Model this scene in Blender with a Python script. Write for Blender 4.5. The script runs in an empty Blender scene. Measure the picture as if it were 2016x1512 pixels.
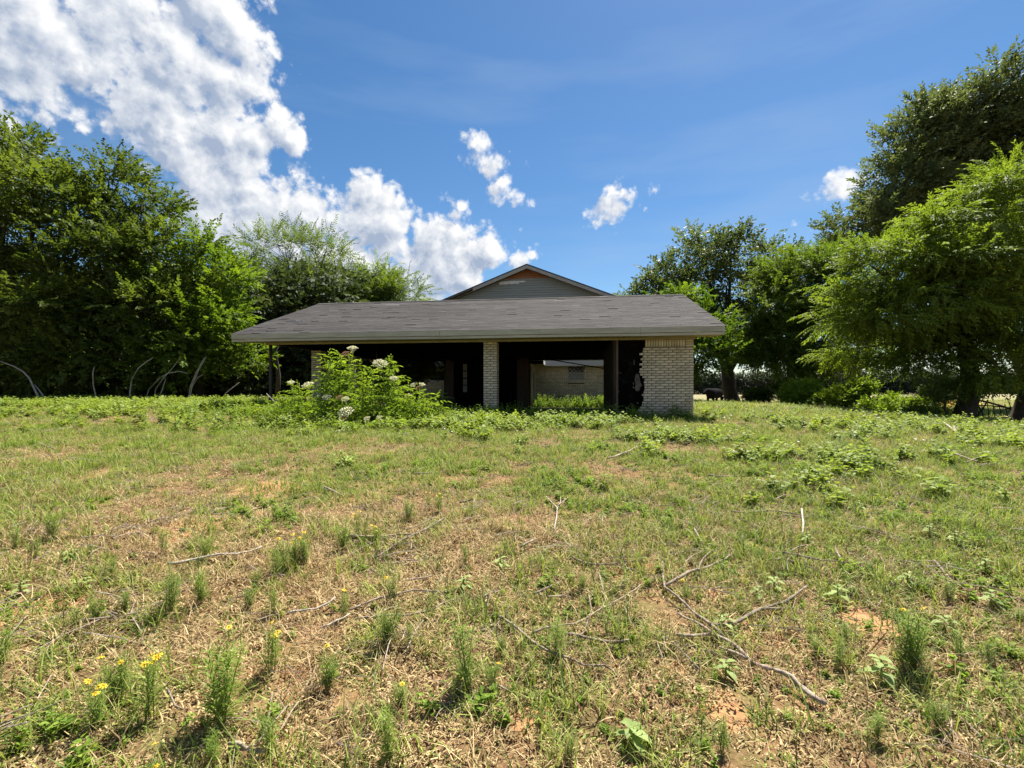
import bpy, bmesh, math, random
import numpy as np
from mathutils import Vector, Matrix

# ------------------------------------------------------------------ camera, sky, sun, exposure
scene = bpy.context.scene
COL = scene.collection
F = 950.0; CX = 1008.0; HY = 770.0; EYE = 1.6          # pixels of the 2016 wide photograph
cam_d = bpy.data.cameras.new('camera'); cam = bpy.data.objects.new('camera', cam_d); COL.objects.link(cam)
cam.location = (0, 0, EYE); cam.rotation_euler = (math.radians(90), 0, 0)
cam_d.sensor_width = 36.0; cam_d.lens = F / 2016 * 36.0; cam_d.shift_y = (HY - 756) / 2016
cam_d.clip_start = 0.05; cam_d.clip_end = 6000
scene.camera = cam

SUN_ELEV = 61.0; SUN_AZ = 33.0                          # azimuth clockwise from +Y
sx = math.sin(math.radians(SUN_AZ)) * math.cos(math.radians(SUN_ELEV))
sy = math.cos(math.radians(SUN_AZ)) * math.cos(math.radians(SUN_ELEV))
sz = math.sin(math.radians(SUN_ELEV))
SUN = Vector((sx, sy, sz))
sd = bpy.data.lights.new('sun', 'SUN'); sd.energy = 5.0; sd.angle = math.radians(0.55); sd.color = (1.0, 0.94, 0.84)
so = bpy.data.objects.new('sun', sd); COL.objects.link(so); so.location = (60, 80, 120)
so.rotation_euler = SUN.to_track_quat('Z', 'Y').to_euler()
scene.view_settings.view_transform = 'Standard'; scene.view_settings.look = 'None'
scene.view_settings.gamma = 1.0; scene.view_settings.exposure = 1.36
scene.view_settings.use_curve_mapping = False
scene.cycles.max_bounces = 5; scene.cycles.diffuse_bounces = 3; scene.cycles.glossy_bounces = 2; scene.cycles.transmission_bounces = 3

def pdir(px, py):
    v = Vector(((px - CX) / F, 1.0, (HY - py) / F)); return v.normalized()

world = bpy.data.worlds.new('World'); scene.world = world; world.use_nodes = True
def build_world():
    nt = world.node_tree; nt.nodes.clear(); N = nt.nodes; L = nt.links
    out = N.new('ShaderNodeOutputWorld'); bg = N.new('ShaderNodeBackground')
    sky = N.new('ShaderNodeTexSky'); sky.sky_type = 'NISHITA'; sky.sun_disc = False
    sky.sun_elevation = math.radians(SUN_ELEV); sky.sun_rotation = math.radians(SUN_AZ)
    sky.altitude = 100; sky.air_density = 1.0; sky.dust_density = 0.25; sky.ozone_density = 1.6
    geo = N.new('ShaderNodeTexCoord')
    hs = N.new('ShaderNodeHueSaturation'); hs.inputs['Saturation'].default_value = 1.27; hs.inputs['Value'].default_value = 0.76
    hs.inputs['Hue'].default_value = 0.499
    L.new(sky.outputs[0], hs.inputs['Color'])
    # clouds: soft blobs on the celestial sphere (direction, angular radius), broken up by fractal noise
    blobs = [(40,50,150),(210,40,130),(130,110,110),(430,40,125),(490,90,85),(330,140,135),(455,180,105),(340,255,110),(270,215,90),(375,320,80),(555,240,52),
             (585,275,32),(450,270,105),(430,350,95),(500,385,85),(405,415,75),(610,430,95),(540,450,110),(555,395,70),(735,385,62),
             (750,455,85),(850,475,75),(900,515,75),(680,540,110),(955,505,45),(50,215,110,.5),(120,225,60,.4),(1012,508,40,.35),(820,560,85),
             (932,303,40,.42),(955,325,40,.45),(978,352,40,.45),(998,380,36,.42),(1013,402,24,.34),(1208,400,50,.42),(1660,397,60,.34),(1640,412,40,.3),(890,420,26,.2)]
    extra = [(-0.75,-0.5,0.45,0.22),(-0.9,-0.2,0.35,0.2),(0.55,-0.75,0.4,0.2),(0.1,-0.85,0.5,0.25),(-0.3,-0.6,0.75,0.2),(0.9,-0.3,0.3,0.16)]
    B = []
    for bl in blobs:
        px, py, r = bl[:3]; pk = bl[3] if len(bl) > 3 else 1.0
        c = pdir(px, py)
        ra = ((pdir(px + r, py) - c).length + (pdir(px, py - r) - c).length) * 0.5
        B.append((c, ra, pk))
    for (x, y, z, r) in extra: B.append((Vector((x, y, z)).normalized(), r, 1.0))
    g = bpy.data.node_groups.new('cloud_field', 'ShaderNodeTree')
    g.interface.new_socket('Vector', in_out='INPUT', socket_type='NodeSocketVector')
    g.interface.new_socket('Field', in_out='OUTPUT', socket_type='NodeSocketFloat')
    gi = g.nodes.new('NodeGroupInput'); go = g.nodes.new('NodeGroupOutput')
    # domain warp
    wn = g.nodes.new('ShaderNodeTexNoise'); wn.inputs['Scale'].default_value = 7.0; wn.inputs['Detail'].default_value = 2.0
    g.links.new(gi.outputs[0], wn.inputs['Vector'])
    sub = g.nodes.new('ShaderNodeVectorMath'); sub.operation = 'SUBTRACT'; sub.inputs[1].default_value = (.5, .5, .5)
    g.links.new(wn.outputs['Color'], sub.inputs[0])
    mad = g.nodes.new('ShaderNodeVectorMath'); mad.operation = 'MULTIPLY_ADD'; mad.inputs[1].default_value = (.09, .09, .09)
    g.links.new(sub.outputs[0], mad.inputs[0]); g.links.new(gi.outputs[0], mad.inputs[2])
    prev = None
    for c, r, pk in B:
        d = g.nodes.new('ShaderNodeVectorMath'); d.operation = 'DISTANCE'; d.inputs[1].default_value = c
        g.links.new(mad.outputs[0], d.inputs[0])
        m = g.nodes.new('ShaderNodeMath'); m.operation = 'MULTIPLY_ADD'; m.inputs[1].default_value = -pk / r; m.inputs[2].default_value = pk
        g.links.new(d.outputs['Value'], m.inputs[0])
        if prev is None: prev = m.outputs[0]
        else:
            x = g.nodes.new('ShaderNodeMath'); x.operation = 'SMOOTH_MAX'; x.inputs[2].default_value = 0.12
            g.links.new(prev, x.inputs[0]); g.links.new(m.outputs[0], x.inputs[1]); prev = x.outputs[0]
    n2 = g.nodes.new('ShaderNodeTexNoise'); n2.inputs['Scale'].default_value = 17.0; n2.inputs['Detail'].default_value = 6.0
    n2.inputs['Roughness'].default_value = 0.67
    g.links.new(gi.outputs[0], n2.inputs['Vector'])
    vo = g.nodes.new('ShaderNodeTexVoronoi'); vo.feature = 'F1'; vo.inputs['Scale'].default_value = 19.0; vo.inputs['Detail'].default_value = 2.0
    vo.inputs['Roughness'].default_value = 0.55; vo.inputs['Lacunarity'].default_value = 2.3
    wm = g.nodes.new('ShaderNodeVectorMath'); wm.operation = 'MULTIPLY_ADD'; wm.inputs[1].default_value = (.035, .035, .035)
    g.links.new(n2.outputs['Color'], wm.inputs[0]); g.links.new(gi.outputs[0], wm.inputs[2]); g.links.new(wm.outputs[0], vo.inputs['Vector'])
    vm_ = g.nodes.new('ShaderNodeMath'); vm_.operation = 'MULTIPLY_ADD'; vm_.inputs[1].default_value = -0.62; vm_.inputs[2].default_value = -0.03
    g.links.new(vo.outputs['Distance'], vm_.inputs[0])
    a = g.nodes.new('ShaderNodeMath'); a.operation = 'MULTIPLY_ADD'; a.inputs[1].default_value = 1.25
    g.links.new(n2.outputs['Fac'], a.inputs[0]); g.links.new(vm_.outputs[0], a.inputs[2])
    mn = g.nodes.new('ShaderNodeMath'); mn.operation = 'MINIMUM'; mn.inputs[1].default_value = 0.8; g.links.new(prev, mn.inputs[0])
    s = g.nodes.new('ShaderNodeMath'); s.operation = 'ADD'; g.links.new(mn.outputs[0], s.inputs[0]); g.links.new(a.outputs[0], s.inputs[1])
    g.links.new(s.outputs[0], go.inputs[0])
    f1 = N.new('ShaderNodeGroup'); f1.node_tree = g; L.new(geo.outputs['Generated'], f1.inputs[0])
    off = N.new('ShaderNodeVectorMath'); off.operation = 'ADD'; off.inputs[1].default_value = (0.014, 0.0, 0.018)
    L.new(geo.outputs['Generated'], off.inputs[0])
    f2 = N.new('ShaderNodeGroup'); f2.node_tree = g; L.new(off.outputs[0], f2.inputs[0])
    al = N.new('ShaderNodeMapRange'); al.interpolation_type = 'SMOOTHSTEP'
    al.inputs['From Min'].default_value = 0.0; al.inputs['From Max'].default_value = 0.38
    L.new(f1.outputs[0], al.inputs['Value'])
    df = N.new('ShaderNodeMath'); df.operation = 'SUBTRACT'; L.new(f2.outputs[0], df.inputs[0]); L.new(f1.outputs[0], df.inputs[1])
    th = N.new('ShaderNodeMath'); th.operation = 'MULTIPLY_ADD'; th.inputs[1].default_value = 0.5; L.new(f2.outputs[0], th.inputs[0]); L.new(df.outputs[0], th.inputs[2])
    sh = N.new('ShaderNodeMapRange')
    sh.inputs['From Min'].default_value = -0.38; sh.inputs['From Max'].default_value = 0.82
    L.new(th.outputs[0], sh.inputs['Value'])
    cc = N.new('ShaderNodeMix'); cc.data_type = 'RGBA'
    cc.inputs['A'].default_value = (6.0, 6.05, 6.1, 1); cc.inputs['B'].default_value = (2.3, 2.8, 3.7, 1)
    L.new(sh.outputs[0], cc.inputs['Factor'])
    # thin cirrus veils
    mp = N.new('ShaderNodeMapping'); mp.inputs['Scale'].default_value = (1.6, 1.6, 9.0); mp.inputs['Rotation'].default_value = (0.0, 0.35, 0.3)
    L.new(geo.outputs['Generated'], mp.inputs['Vector'])
    cn = N.new('ShaderNodeTexNoise'); cn.inputs['Scale'].default_value = 1.4; cn.inputs['Detail'].default_value = 5.0
    L.new(mp.outputs[0], cn.inputs['Vector'])
    cr = N.new('ShaderNodeMapRange'); cr.inputs['From Min'].default_value = 0.5; cr.inputs['From Max'].default_value = 0.95; cr.inputs['To Max'].default_value = 0.36
    L.new(cn.outputs['Fac'], cr.inputs['Value'])
    m0 = N.new('ShaderNodeMix'); m0.data_type = 'RGBA'; m0.inputs['B'].default_value = (3.0, 3.7, 4.7, 1)
    L.new(cr.outputs[0], m0.inputs['Factor']); L.new(hs.outputs[0], m0.inputs['A'])
    m1 = N.new('ShaderNodeMix'); m1.data_type = 'RGBA'
    L.new(al.outputs[0], m1.inputs['Factor']); L.new(m0.outputs['Result'], m1.inputs['A']); L.new(cc.outputs['Result'], m1.inputs['B'])
    L.new(m1.outputs['Result'], bg.inputs['Color']); bg.inputs['Strength'].default_value = 0.066
    L.new(bg.outputs[0], out.inputs[0])
    world.cycles.sampling_method = 'MANUAL'; world.cycles.sample_map_resolution = 512
build_world()

# ------------------------------------------------------------------ helpers
rng = np.random.default_rng(7); random.seed(7)

def tag(o, label=None, cat=None, group=None, kind=None):
    if label: o['label'] = label
    if cat: o['category'] = cat
    if group: o['group'] = group
    if kind: o['kind'] = kind
    return o

def empty(name, loc=(0, 0, 0), rz=0.0):
    e = bpy.data.objects.new(name, None); COL.objects.link(e); e.location = loc; e.rotation_euler = (0, 0, rz)
    e.empty_display_size = 0.2
    return e

def link(name, me, parent=None, loc=None):
    o = bpy.data.objects.new(name, me); COL.objects.link(o)
    if parent is not None: o.parent = parent
    if loc is not None: o.location = loc
    return o

def np_mesh(name, V, Q, mat, tone=None, smooth=False):
    """mesh from an (n,3) array and an (m,k) array of equal-size faces"""
    V = np.ascontiguousarray(V, dtype=np.float32); Q = np.ascontiguousarray(Q, dtype=np.int32)
    me = bpy.data.meshes.new(name); k = Q.shape[1]
    me.vertices.add(len(V)); me.vertices.foreach_set('co', V.ravel())
    me.loops.add(Q.size); me.loops.foreach_set('vertex_index', Q.ravel())
    me.polygons.add(len(Q)); me.polygons.foreach_set('loop_start', np.arange(0, Q.size, k, dtype=np.int32))
    if smooth: me.polygons.foreach_set('use_smooth', np.ones(len(Q), dtype=bool))
    if tone is not None:
        at = me.attributes.new('tone', 'FLOAT', 'POINT'); at.data.foreach_set('value', np.asarray(tone, dtype=np.float32))
    me.update(calc_edges=True)
    if mat is not None: me.materials.append(mat)
    return me

class MB:
    """collects boxes, prisms and tubes into one mesh"""
    def __init__(s): s.v = []; s.f = []; s.t = []; s.tone = 0.5
    def add(s, vs, fs):
        o = len(s.v); s.v += [tuple(p) for p in vs]; s.t += [s.tone] * len(vs)
        s.f += [tuple(i + o for i in f) for f in fs]
    def box(s, a, b):
        (x0, y0, z0), (x1, y1, z1) = a, b
        s.add([(x0,y0,z0),(x1,y0,z0),(x1,y1,z0),(x0,y1,z0),(x0,y0,z1),(x1,y0,z1),(x1,y1,z1),(x0,y1,z1)],
              [(0,3,2,1),(4,5,6,7),(0,1,5,4),(1,2,6,5),(2,3,7,6),(3,0,4,7)])
    def prism(s, prof, y0, y1):
        """profile in x,z extruded along y"""
        n = len(prof)
        s.add([(x, y0, z) for x, z in prof] + [(x, y1, z) for x, z in prof],
              [tuple(range(n)), tuple(range(2*n-1, n-1, -1))] + [(i, i + n, (i+1) % n + n, (i+1) % n) for i in range(n)])
    def beam(s, p0, p1, w, h):
        p0 = Vector(p0); p1 = Vector(p1); d = (p1 - p0).normalized()
        up = Vector((0,0,1)) if abs(d.z) < .95 else Vector((0,1,0))
        a = d.cross(up).normalized() * (w/2); b = a.cross(d).normalized() * (h/2)
        vs = [p0-a-b, p0+a-b, p0+a+b, p0-a+b, p1-a-b, p1+a-b, p1+a+b, p1-a+b]
        s.add(vs, [(0,1,2,3),(7,6,5,4),(0,4,5,1),(1,5,6,2),(2,6,7,3),(3,7,4,0)])
    def tube(s, pts, rad, n=6, cap=True):
        pts = [Vector(p) for p in pts]; m = len(pts)
        if not hasattr(rad, '__len__'): rad = [rad] * m
        vs = []; fs = []; ref = Vector((.31, .17, .93))
        for i, p in enumerate(pts):
            d = (pts[min(i+1, m-1)] - pts[max(i-1, 0)]).normalized()
            if abs(d.dot(ref.normalized())) > .97: a = d.cross(Vector((1, 0, 0))).normalized()
            else: a = d.cross(ref).normalized()
            b = d.cross(a)
            for k in range(n):
                t = 2 * math.pi * k / n; vs.append(p + (a * math.cos(t) + b * math.sin(t)) * rad[i])
        for i in range(m - 1):
            for k in range(n):
                fs.append((i*n+k, i*n+(k+1) % n, (i+1)*n+(k+1) % n, (i+1)*n+k))
        if cap: fs.append(tuple(range(n))[::-1]); fs.append(tuple(range((m-1)*n, m*n)))
        s.add(vs, fs)
    def mesh(s, name, mat, smooth=False):
        me = bpy.data.meshes.new(name); me.from_pydata(s.v, [], s.f)
        at = me.attributes.new('tone', 'FLOAT', 'POINT'); at.data.foreach_set('value', np.array(s.t, dtype=np.float32))
        if smooth: me.polygons.foreach_set('use_smooth', [True] * len(me.polygons))
        me.update()
        if mat: me.materials.append(mat)
        return me
    def build(s, name, mat, parent=None, smooth=False, loc=None): return link(name, s.mesh(name, mat, smooth), parent, loc)

# value noise for layouts
class VN:
    def __init__(s, seed, n=256): s.g = np.random.default_rng(seed).random((n, n)); s.n = n
    def __call__(s, x, y, sc=1.0):
        x = np.asarray(x, float) / sc; y = np.asarray(y, float) / sc
        xi = np.floor(x).astype(int); yi = np.floor(y).astype(int); fx = x - xi; fy = y - yi
        fx = fx*fx*(3-2*fx); fy = fy*fy*(3-2*fy); n = s.n
        a = s.g[xi % n, yi % n]; b = s.g[(xi+1) % n, yi % n]; c = s.g[xi % n, (yi+1) % n]; d = s.g[(xi+1) % n, (yi+1) % n]
        return (a*(1-fx)+b*fx)*(1-fy) + (c*(1-fx)+d*fx)*fy
vn1 = VN(1); vn2 = VN(2); vn3 = VN(3)
def fbm(v, x, y, sc): return .55*v(x, y, sc) + .28*v(x+31, y+7, sc*.45) + .17*v(x+3, y+71, sc*.2)
def sstep(a, b, x): t = np.clip((x - a) / (b - a), 0, 1); return t*t*(3-2*t)

# house frame: u to the right along the front, v to the back, turned 7.5 degrees
TH = math.radians(7.5); CT = math.cos(TH); ST = math.sin(TH); OX, OY, FLOOR = 5.01, 13.3, 0.83
def h2w(u, v): return OX + CT*u + ST*v, OY - ST*u + CT*v
def w2h(x, y): return CT*(x-OX) - ST*(y-OY), ST*(x-OX) + CT*(y-OY)
def hu(px, v):
    k = (px - CX) / F; return (k*(OY + CT*v) - OX - ST*v) / (CT + k*ST)
def hz(py, u, v): return (OY - ST*u + CT*v) * (HY - py) / F + EYE - FLOOR

def gz(x, y):
    x = np.asarray(x, float); y = np.asarray(y, float)
    z = 1.06*np.tanh(np.maximum(y, -6) / 11.0)
    z = z - 1.5*sstep(26, 62, y) - 0.5*sstep(9, 19, x)*sstep(2, 10, y)*(1 - sstep(26, 60, y))
    z = z + 0.16*sstep(-4, -9, x)*sstep(9, 14, y)*(1 - sstep(24, 50, y))
    z = z + 0.05*(fbm(vn1, x, y, 2.6) - .5) + 0.09*(fbm(vn2, x+50, y, 9.0) - .5)
    z = z + 0.9*(fbm(vn3, x, y, 70.0) - .5)*sstep(60, 160, np.hypot(x, y))
    u, v = w2h(x, y)
    inside = sstep(-13.2, -12.4, u)*(1 - sstep(.1, .7, u))*sstep(-.35, .15, v)*(1 - sstep(22, 24, v))
    return z*(1 - inside) + 0.74*inside
def gzs(x, y): return float(gz(x, y))
def gpt(px, py):
    """photo pixel -> point on the ground"""
    kx = (px - CX)/F; kz = (HY - py)/F; lo = 0.8; D = lo
    prev = EYE + kz*lo - gzs(kx*lo, lo)
    while D < 80:
        D2 = D*1.03; cur = EYE + kz*D2 - gzs(kx*D2, D2)
        if cur <= 0:
            t = prev/(prev - cur); D = D + (D2 - D)*t; break
        D, prev = D2, cur
    return Vector((kx*D, D, gzs(kx*D, D)))
def at(px, py, D): return Vector(((px - CX)/F*D, D, EYE + (HY - py)/F*D))

# ------------------------------------------------------------------ materials
def new_mat(name):
    m = bpy.data.materials.new(name); m.use_nodes = True; nt = m.node_tree; nt.nodes.clear()
    return m, nt.nodes, nt.links
def ramp(N, stops):
    r = N.new('ShaderNodeValToRGB'); e = r.color_ramp.elements
    while len(e) > 1: e.remove(e[0])
    e[0].position = stops[0][0]; e[0].color = (*stops[0][1], 1)
    for p, c in stops[1:]: q = e.new(p); q.color = (*c, 1)
    return r
def solid(name, c1, c2=None, scale=8.0, rough=0.8, bump=0.0, stretch=(1,1,1), spec=0.3, tone=0.0, metallic=0.0, detail=6.0, c3=None, grime=0.0):
    m, N, L = new_mat(name)
    out = N.new('ShaderNodeOutputMaterial'); b = N.new('ShaderNodeBsdfPrincipled'); L.new(b.outputs[0], out.inputs[0])
    b.inputs['Roughness'].default_value = rough; b.inputs['Specular IOR Level'].default_value = spec; b.inputs['Metallic'].default_value = metallic
    c2 = c2 or tuple(x*.75 for x in c1)
    tc = N.new('ShaderNodeTexCoord'); mp = N.new('ShaderNodeMapping'); mp.inputs['Scale'].default_value = stretch
    L.new(tc.outputs['Object'], mp.inputs['Vector'])
    n = N.new('ShaderNodeTexNoise'); n.inputs['Scale'].default_value = scale; n.inputs['Detail'].default_value = detail; n.inputs['Roughness'].default_value = .65
    L.new(mp.outputs[0], n.inputs['Vector'])
    stops = [(.3, c2), (.68, c1)]
    if c3: stops = [(.28, c2), (.55, c1), (.75, c3)]
    r = ramp(N, stops); L.new(n.outputs['Fac'], r.inputs[0]); col = r.outputs[0]
    if tone:
        a = N.new('ShaderNodeAttribute'); a.attribute_name = 'tone'
        oi = N.new('ShaderNodeObjectInfo')
        ad = N.new('ShaderNodeMath'); ad.operation = 'ADD'; L.new(a.outputs['Fac'], ad.inputs[0]); L.new(oi.outputs['Random'], ad.inputs[1])
        mr = N.new('ShaderNodeMapRange'); mr.inputs['From Min'].default_value = 0; mr.inputs['From Max'].default_value = 2.0
        mr.inputs['To Min'].default_value = 1 - tone; mr.inputs['To Max'].default_value = 1 + tone
        L.new(ad.outputs[0], mr.inputs['Value'])
        vm = N.new('ShaderNodeVectorMath'); vm.operation = 'SCALE'; L.new(col, vm.inputs[0]); L.new(mr.outputs[0], vm.inputs['Scale']); col = vm.outputs[0]
    if grime:
        gp = N.new('ShaderNodeNewGeometry'); gn = N.new('ShaderNodeTexNoise'); gn.inputs['Scale'].default_value = 2.2; gn.inputs['Detail'].default_value = 6; L.new(gp.outputs['Position'], gn.inputs['Vector'])
        sp = N.new('ShaderNodeSeparateXYZ'); L.new(gp.outputs['Position'], sp.inputs[0])
        hr = N.new('ShaderNodeMapRange'); hr.inputs['From Min'].default_value = 1.35; hr.inputs['From Max'].default_value = .75; hr.inputs['To Max'].default_value = .55; L.new(sp.outputs['Z'], hr.inputs['Value'])
        sm_ = N.new('ShaderNodeMath'); sm_.operation = 'ADD'; L.new(gn.outputs['Fac'], sm_.inputs[0]); L.new(hr.outputs[0], sm_.inputs[1])
        fr_ = N.new('ShaderNodeMapRange'); fr_.inputs['From Min'].default_value = .5; fr_.inputs['From Max'].default_value = 1.1; fr_.inputs['To Max'].default_value = grime; L.new(sm_.outputs[0], fr_.inputs['Value'])
        gm_ = N.new('ShaderNodeMix'); gm_.data_type = 'RGBA'; L.new(fr_.outputs[0], gm_.inputs['Factor']); L.new(col, gm_.inputs['A']); gm_.inputs['B'].default_value = (.10, .075, .05, 1); col = gm_.outputs['Result']
    L.new(col, b.inputs['Base Color'])
    if bump:
        bp = N.new('ShaderNodeBump'); bp.inputs['Strength'].default_value = bump; bp.inputs['Distance'].default_value = .02
        L.new(n.outputs['Fac'], bp.inputs['Height']); L.new(bp.outputs[0], b.inputs['Normal'])
    return m
def leafmat(name, dark, light, trans=0.38, rough=0.6, tcol=None, spec=0.18, rnd=0.35):
    m, N, L = new_mat(name)
    out = N.new('ShaderNodeOutputMaterial'); b = N.new('ShaderNodeBsdfPrincipled'); t = N.new('ShaderNodeBsdfTranslucent'); mx = N.new('ShaderNodeMixShader')
    a = N.new('ShaderNodeAttribute'); a.attribute_name = 'tone'
    oi = N.new('ShaderNodeObjectInfo')
    ad = N.new('ShaderNodeMath'); ad.operation = 'MULTIPLY_ADD'; ad.inputs[1].default_value = rnd
    ad.use_clamp = True
    s = N.new('ShaderNodeMath'); s.operation = 'SUBTRACT'; s.inputs[1].default_value = .5
    L.new(oi.outputs['Random'], s.inputs[0]); L.new(s.outputs[0], ad.inputs[0]); L.new(a.outputs['Fac'], ad.inputs[2])
    r = ramp(N, [(0.0, dark), (1.0, light)]); L.new(ad.outputs[0], r.inputs[0])
    L.new(r.outputs[0], b.inputs['Base Color']); b.inputs['Roughness'].default_value = rough; b.inputs['Specular IOR Level'].default_value = spec
    g = N.new('ShaderNodeMix'); g.data_type = 'RGBA'; g.blend_type = 'MULTIPLY'; g.inputs['Factor'].default_value = 1.0
    g.inputs['B'].default_value = (*(tcol or (1.7, 1.75, .75)), 1); L.new(r.outputs[0], g.inputs['A'])
    L.new(g.outputs['Result'], t.inputs['Color']); mx.inputs[0].default_value = trans
    L.new(b.outputs[0], mx.inputs[1]); L.new(t.outputs[0], mx.inputs[2]); L.new(mx.outputs[0], out.inputs[0])
    return m

M = {}
M['brick'] = solid('brick', (.50,.43,.325), (.34,.28,.20), 7, .9, .3, tone=.28, c3=(.60,.53,.42), grime=.7)
M['mortar'] = solid('mortar', (.105,.085,.06), (.06,.048,.034), 40, .95, .3)
M['brick_burnt'] = solid('brick_burnt', (.10,.07,.055), (.04,.028,.022), 18, .9, .3)
M['fascia'] = solid('fascia', (.40,.375,.315), (.27,.25,.205), 2.2, .65, .05, (.6,6,6))
M['soffit'] = solid('soffit', (.33,.27,.16), (.22,.18,.10), 6, .7, .05, tone=.1)
M['frieze'] = solid('frieze', (.30,.26,.17), (.22,.19,.12), 5, .7)
M['char'] = solid('char', (.009,.0075,.007), (.004,.0035,.0035), 9, 1.0, .4, c3=(.018,.014,.012), spec=.02)  # charred wood, coloured near-black to carry the carport's inner shade too
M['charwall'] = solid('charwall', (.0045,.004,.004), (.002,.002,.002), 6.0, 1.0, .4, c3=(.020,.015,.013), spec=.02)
M['oldwood'] = solid('oldwood', (.045,.028,.02), (.018,.012,.009), 5, .85, .4, (8,8,.6))
M['greywood'] = solid('greywood', (.12,.088,.065), (.06,.042,.03), 5, .85, .4, (8,8,.6))
M['scrap'] = solid('scrap', (.15,.125,.11), (.05,.038,.033), 9, .9, .2)
M['white'] = solid('white', (.72,.71,.68), (.5,.49,.46), 9, .6)
M['slab'] = solid('slab', (.05,.04,.034), (.02,.017,.015), 4, .9, .2)
M['siding'] = solid('siding', (.26,.27,.24), (.22,.23,.205), 2.5, .55, .03, (.4,1,4), tone=.06)
M['fasciagrey'] = solid('fasciagrey', (.40,.40,.39), (.33,.33,.32), 4, .6)
M['rake'] = solid('rake', (.36,.335,.30), (.28,.255,.22), 4, .7)
M['cedar'] = solid('cedar', (.36,.16,.075), (.22,.09,.04), 6, .8, .2, (1,6,6), tone=.15)
M['metalroof'] = solid('metalroof', (.045,.06,.085), (.035,.045,.06), 3, .4, metallic=.4)
M['pane'] = solid('pane', (.012,.012,.016), (.006,.006,.008), 2, .12, spec=.5)
M['lattice'] = solid('lattice', (.36,.35,.36), (.27,.26,.27), 6, .5)
M['paleglass'] = solid('paleglass', (.25,.25,.24), (.16,.16,.15), 8, .5)
M['iron'] = solid('iron', (.035,.027,.022), (.015,.012,.01), 14, .8, .3)
M['pole'] = solid('pole', (.06,.045,.035), (.03,.022,.018), 14, .7, .3)
M['bark'] = solid('bark', (.085,.068,.052), (.03,.023,.018), 5, .95, .9, (6,6,1))
M['barkpale'] = solid('barkpale', (.17,.15,.12), (.08,.065,.05), 6, .95, .6, (6,6,1))
M['stick'] = solid('stick', (.40,.325,.25), (.12,.088,.065), 22, .9, .8, tone=.3)
M['stickpale'] = solid('stickpale', (.52,.47,.39), (.26,.21,.165), 30, .9, .6, tone=.2)
M['cane'] = solid('cane', (.40,.35,.29), (.24,.20,.16), 9, .9, .2, tone=.25)
M['cowblack'] = solid('cowblack', (.008,.0075,.008), (.004,.004,.004), 6, .85, .1, spec=.05)
M['cowbrown'] = solid('cowbrown', (.26,.085,.03), (.17,.055,.02), 4, .6)
M['hoof'] = solid('hoof', (.06,.05,.045), None, 6, .6)
M['fencewood'] = solid('fencewood', (.12,.10,.08), (.06,.05,.04), 6, .9, .3)
M['flowerw'] = solid('flowerw', (.66,.62,.38), (.48,.46,.24), 60, .8, .4)
M['flowerb'] = solid('flowerb', (.27,.14,.07), (.15,.075,.035), 60, .9, .4)
M['flowery'] = solid('flowery', (.80,.56,.015), (.72,.42,.01), 40, .6)
M['flowerc'] = solid('flowerc', (.55,.30,.015), (.4,.2,.01), 90, .8)
M['flowerwhite'] = solid('flowerwhite', (.75,.72,.78), (.6,.58,.65), 40, .7)
M['stemgreen'] = solid('stemgreen', (.16,.20,.05), (.11,.14,.035), 12, .6)

def shingle_mat():
    m, N, L = new_mat('shingle')
    out = N.new('ShaderNodeOutputMaterial'); b = N.new('ShaderNodeBsdfPrincipled'); L.new(b.outputs[0], out.inputs[0])
    b.inputs['Roughness'].default_value = .92; b.inputs['Specular IOR Level'].default_value = .2
    tc = N.new('ShaderNodeTexCoord')
    a = N.new('ShaderNodeAttribute'); a.attribute_name = 'tone'
    r = ramp(N, [(0, (.026,.0245,.024)), (.5, (.050,.0465,.0455)), (.85, (.072,.068,.066)), (1.0, (.14,.132,.126))]); 
    n1 = N.new('ShaderNodeTexNoise'); n1.inputs['Scale'].default_value = .9; n1.inputs['Detail'].default_value = 5
    mp = N.new('ShaderNodeMapping'); mp.inputs['Scale'].default_value = (.5, 2.2, 2.2); L.new(tc.outputs['Object'], mp.inputs['Vector']); L.new(mp.outputs[0], n1.inputs['Vector'])
    ad = N.new('ShaderNodeMath'); ad.operation = 'MULTIPLY_ADD'; ad.inputs[1].default_value = 1.3
    s = N.new('ShaderNodeMath'); s.operation = 'SUBTRACT'; s.inputs[1].default_value = .5
    L.new(n1.outputs['Fac'], s.inputs[0]); L.new(s.outputs[0], ad.inputs[0]); L.new(a.outputs['Fac'], ad.inputs[2]); L.new(ad.outputs[0], r.inputs[0])
    n2 = N.new('ShaderNodeTexNoise'); n2.inputs['Scale'].default_value = 90; n2.inputs['Detail'].default_value = 3; L.new(tc.outputs['Object'], n2.inputs['Vector'])
    mr = N.new('ShaderNodeMapRange'); mr.inputs['From Min'].default_value = .3; mr.inputs['From Max'].default_value = .7; mr.inputs['To Min'].default_value = .7; mr.inputs['To Max'].default_value = 1.3
    L.new(n2.outputs['Fac'], mr.inputs['Value'])
    vm = N.new('ShaderNodeVectorMath'); vm.operation = 'SCALE'; L.new(r.outputs[0], vm.inputs[0]); L.new(mr.outputs[0], vm.inputs['Scale'])
    L.new(vm.outputs[0], b.inputs['Base Color'])
    bp = N.new('ShaderNodeBump'); bp.inputs['Strength'].default_value = .4; bp.inputs['Distance'].default_value = .01; L.new(n2.outputs['Fac'], bp.inputs['Height']); L.new(bp.outputs[0], b.inputs['Normal'])
    return m
M['shingle'] = shingle_mat()

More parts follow.
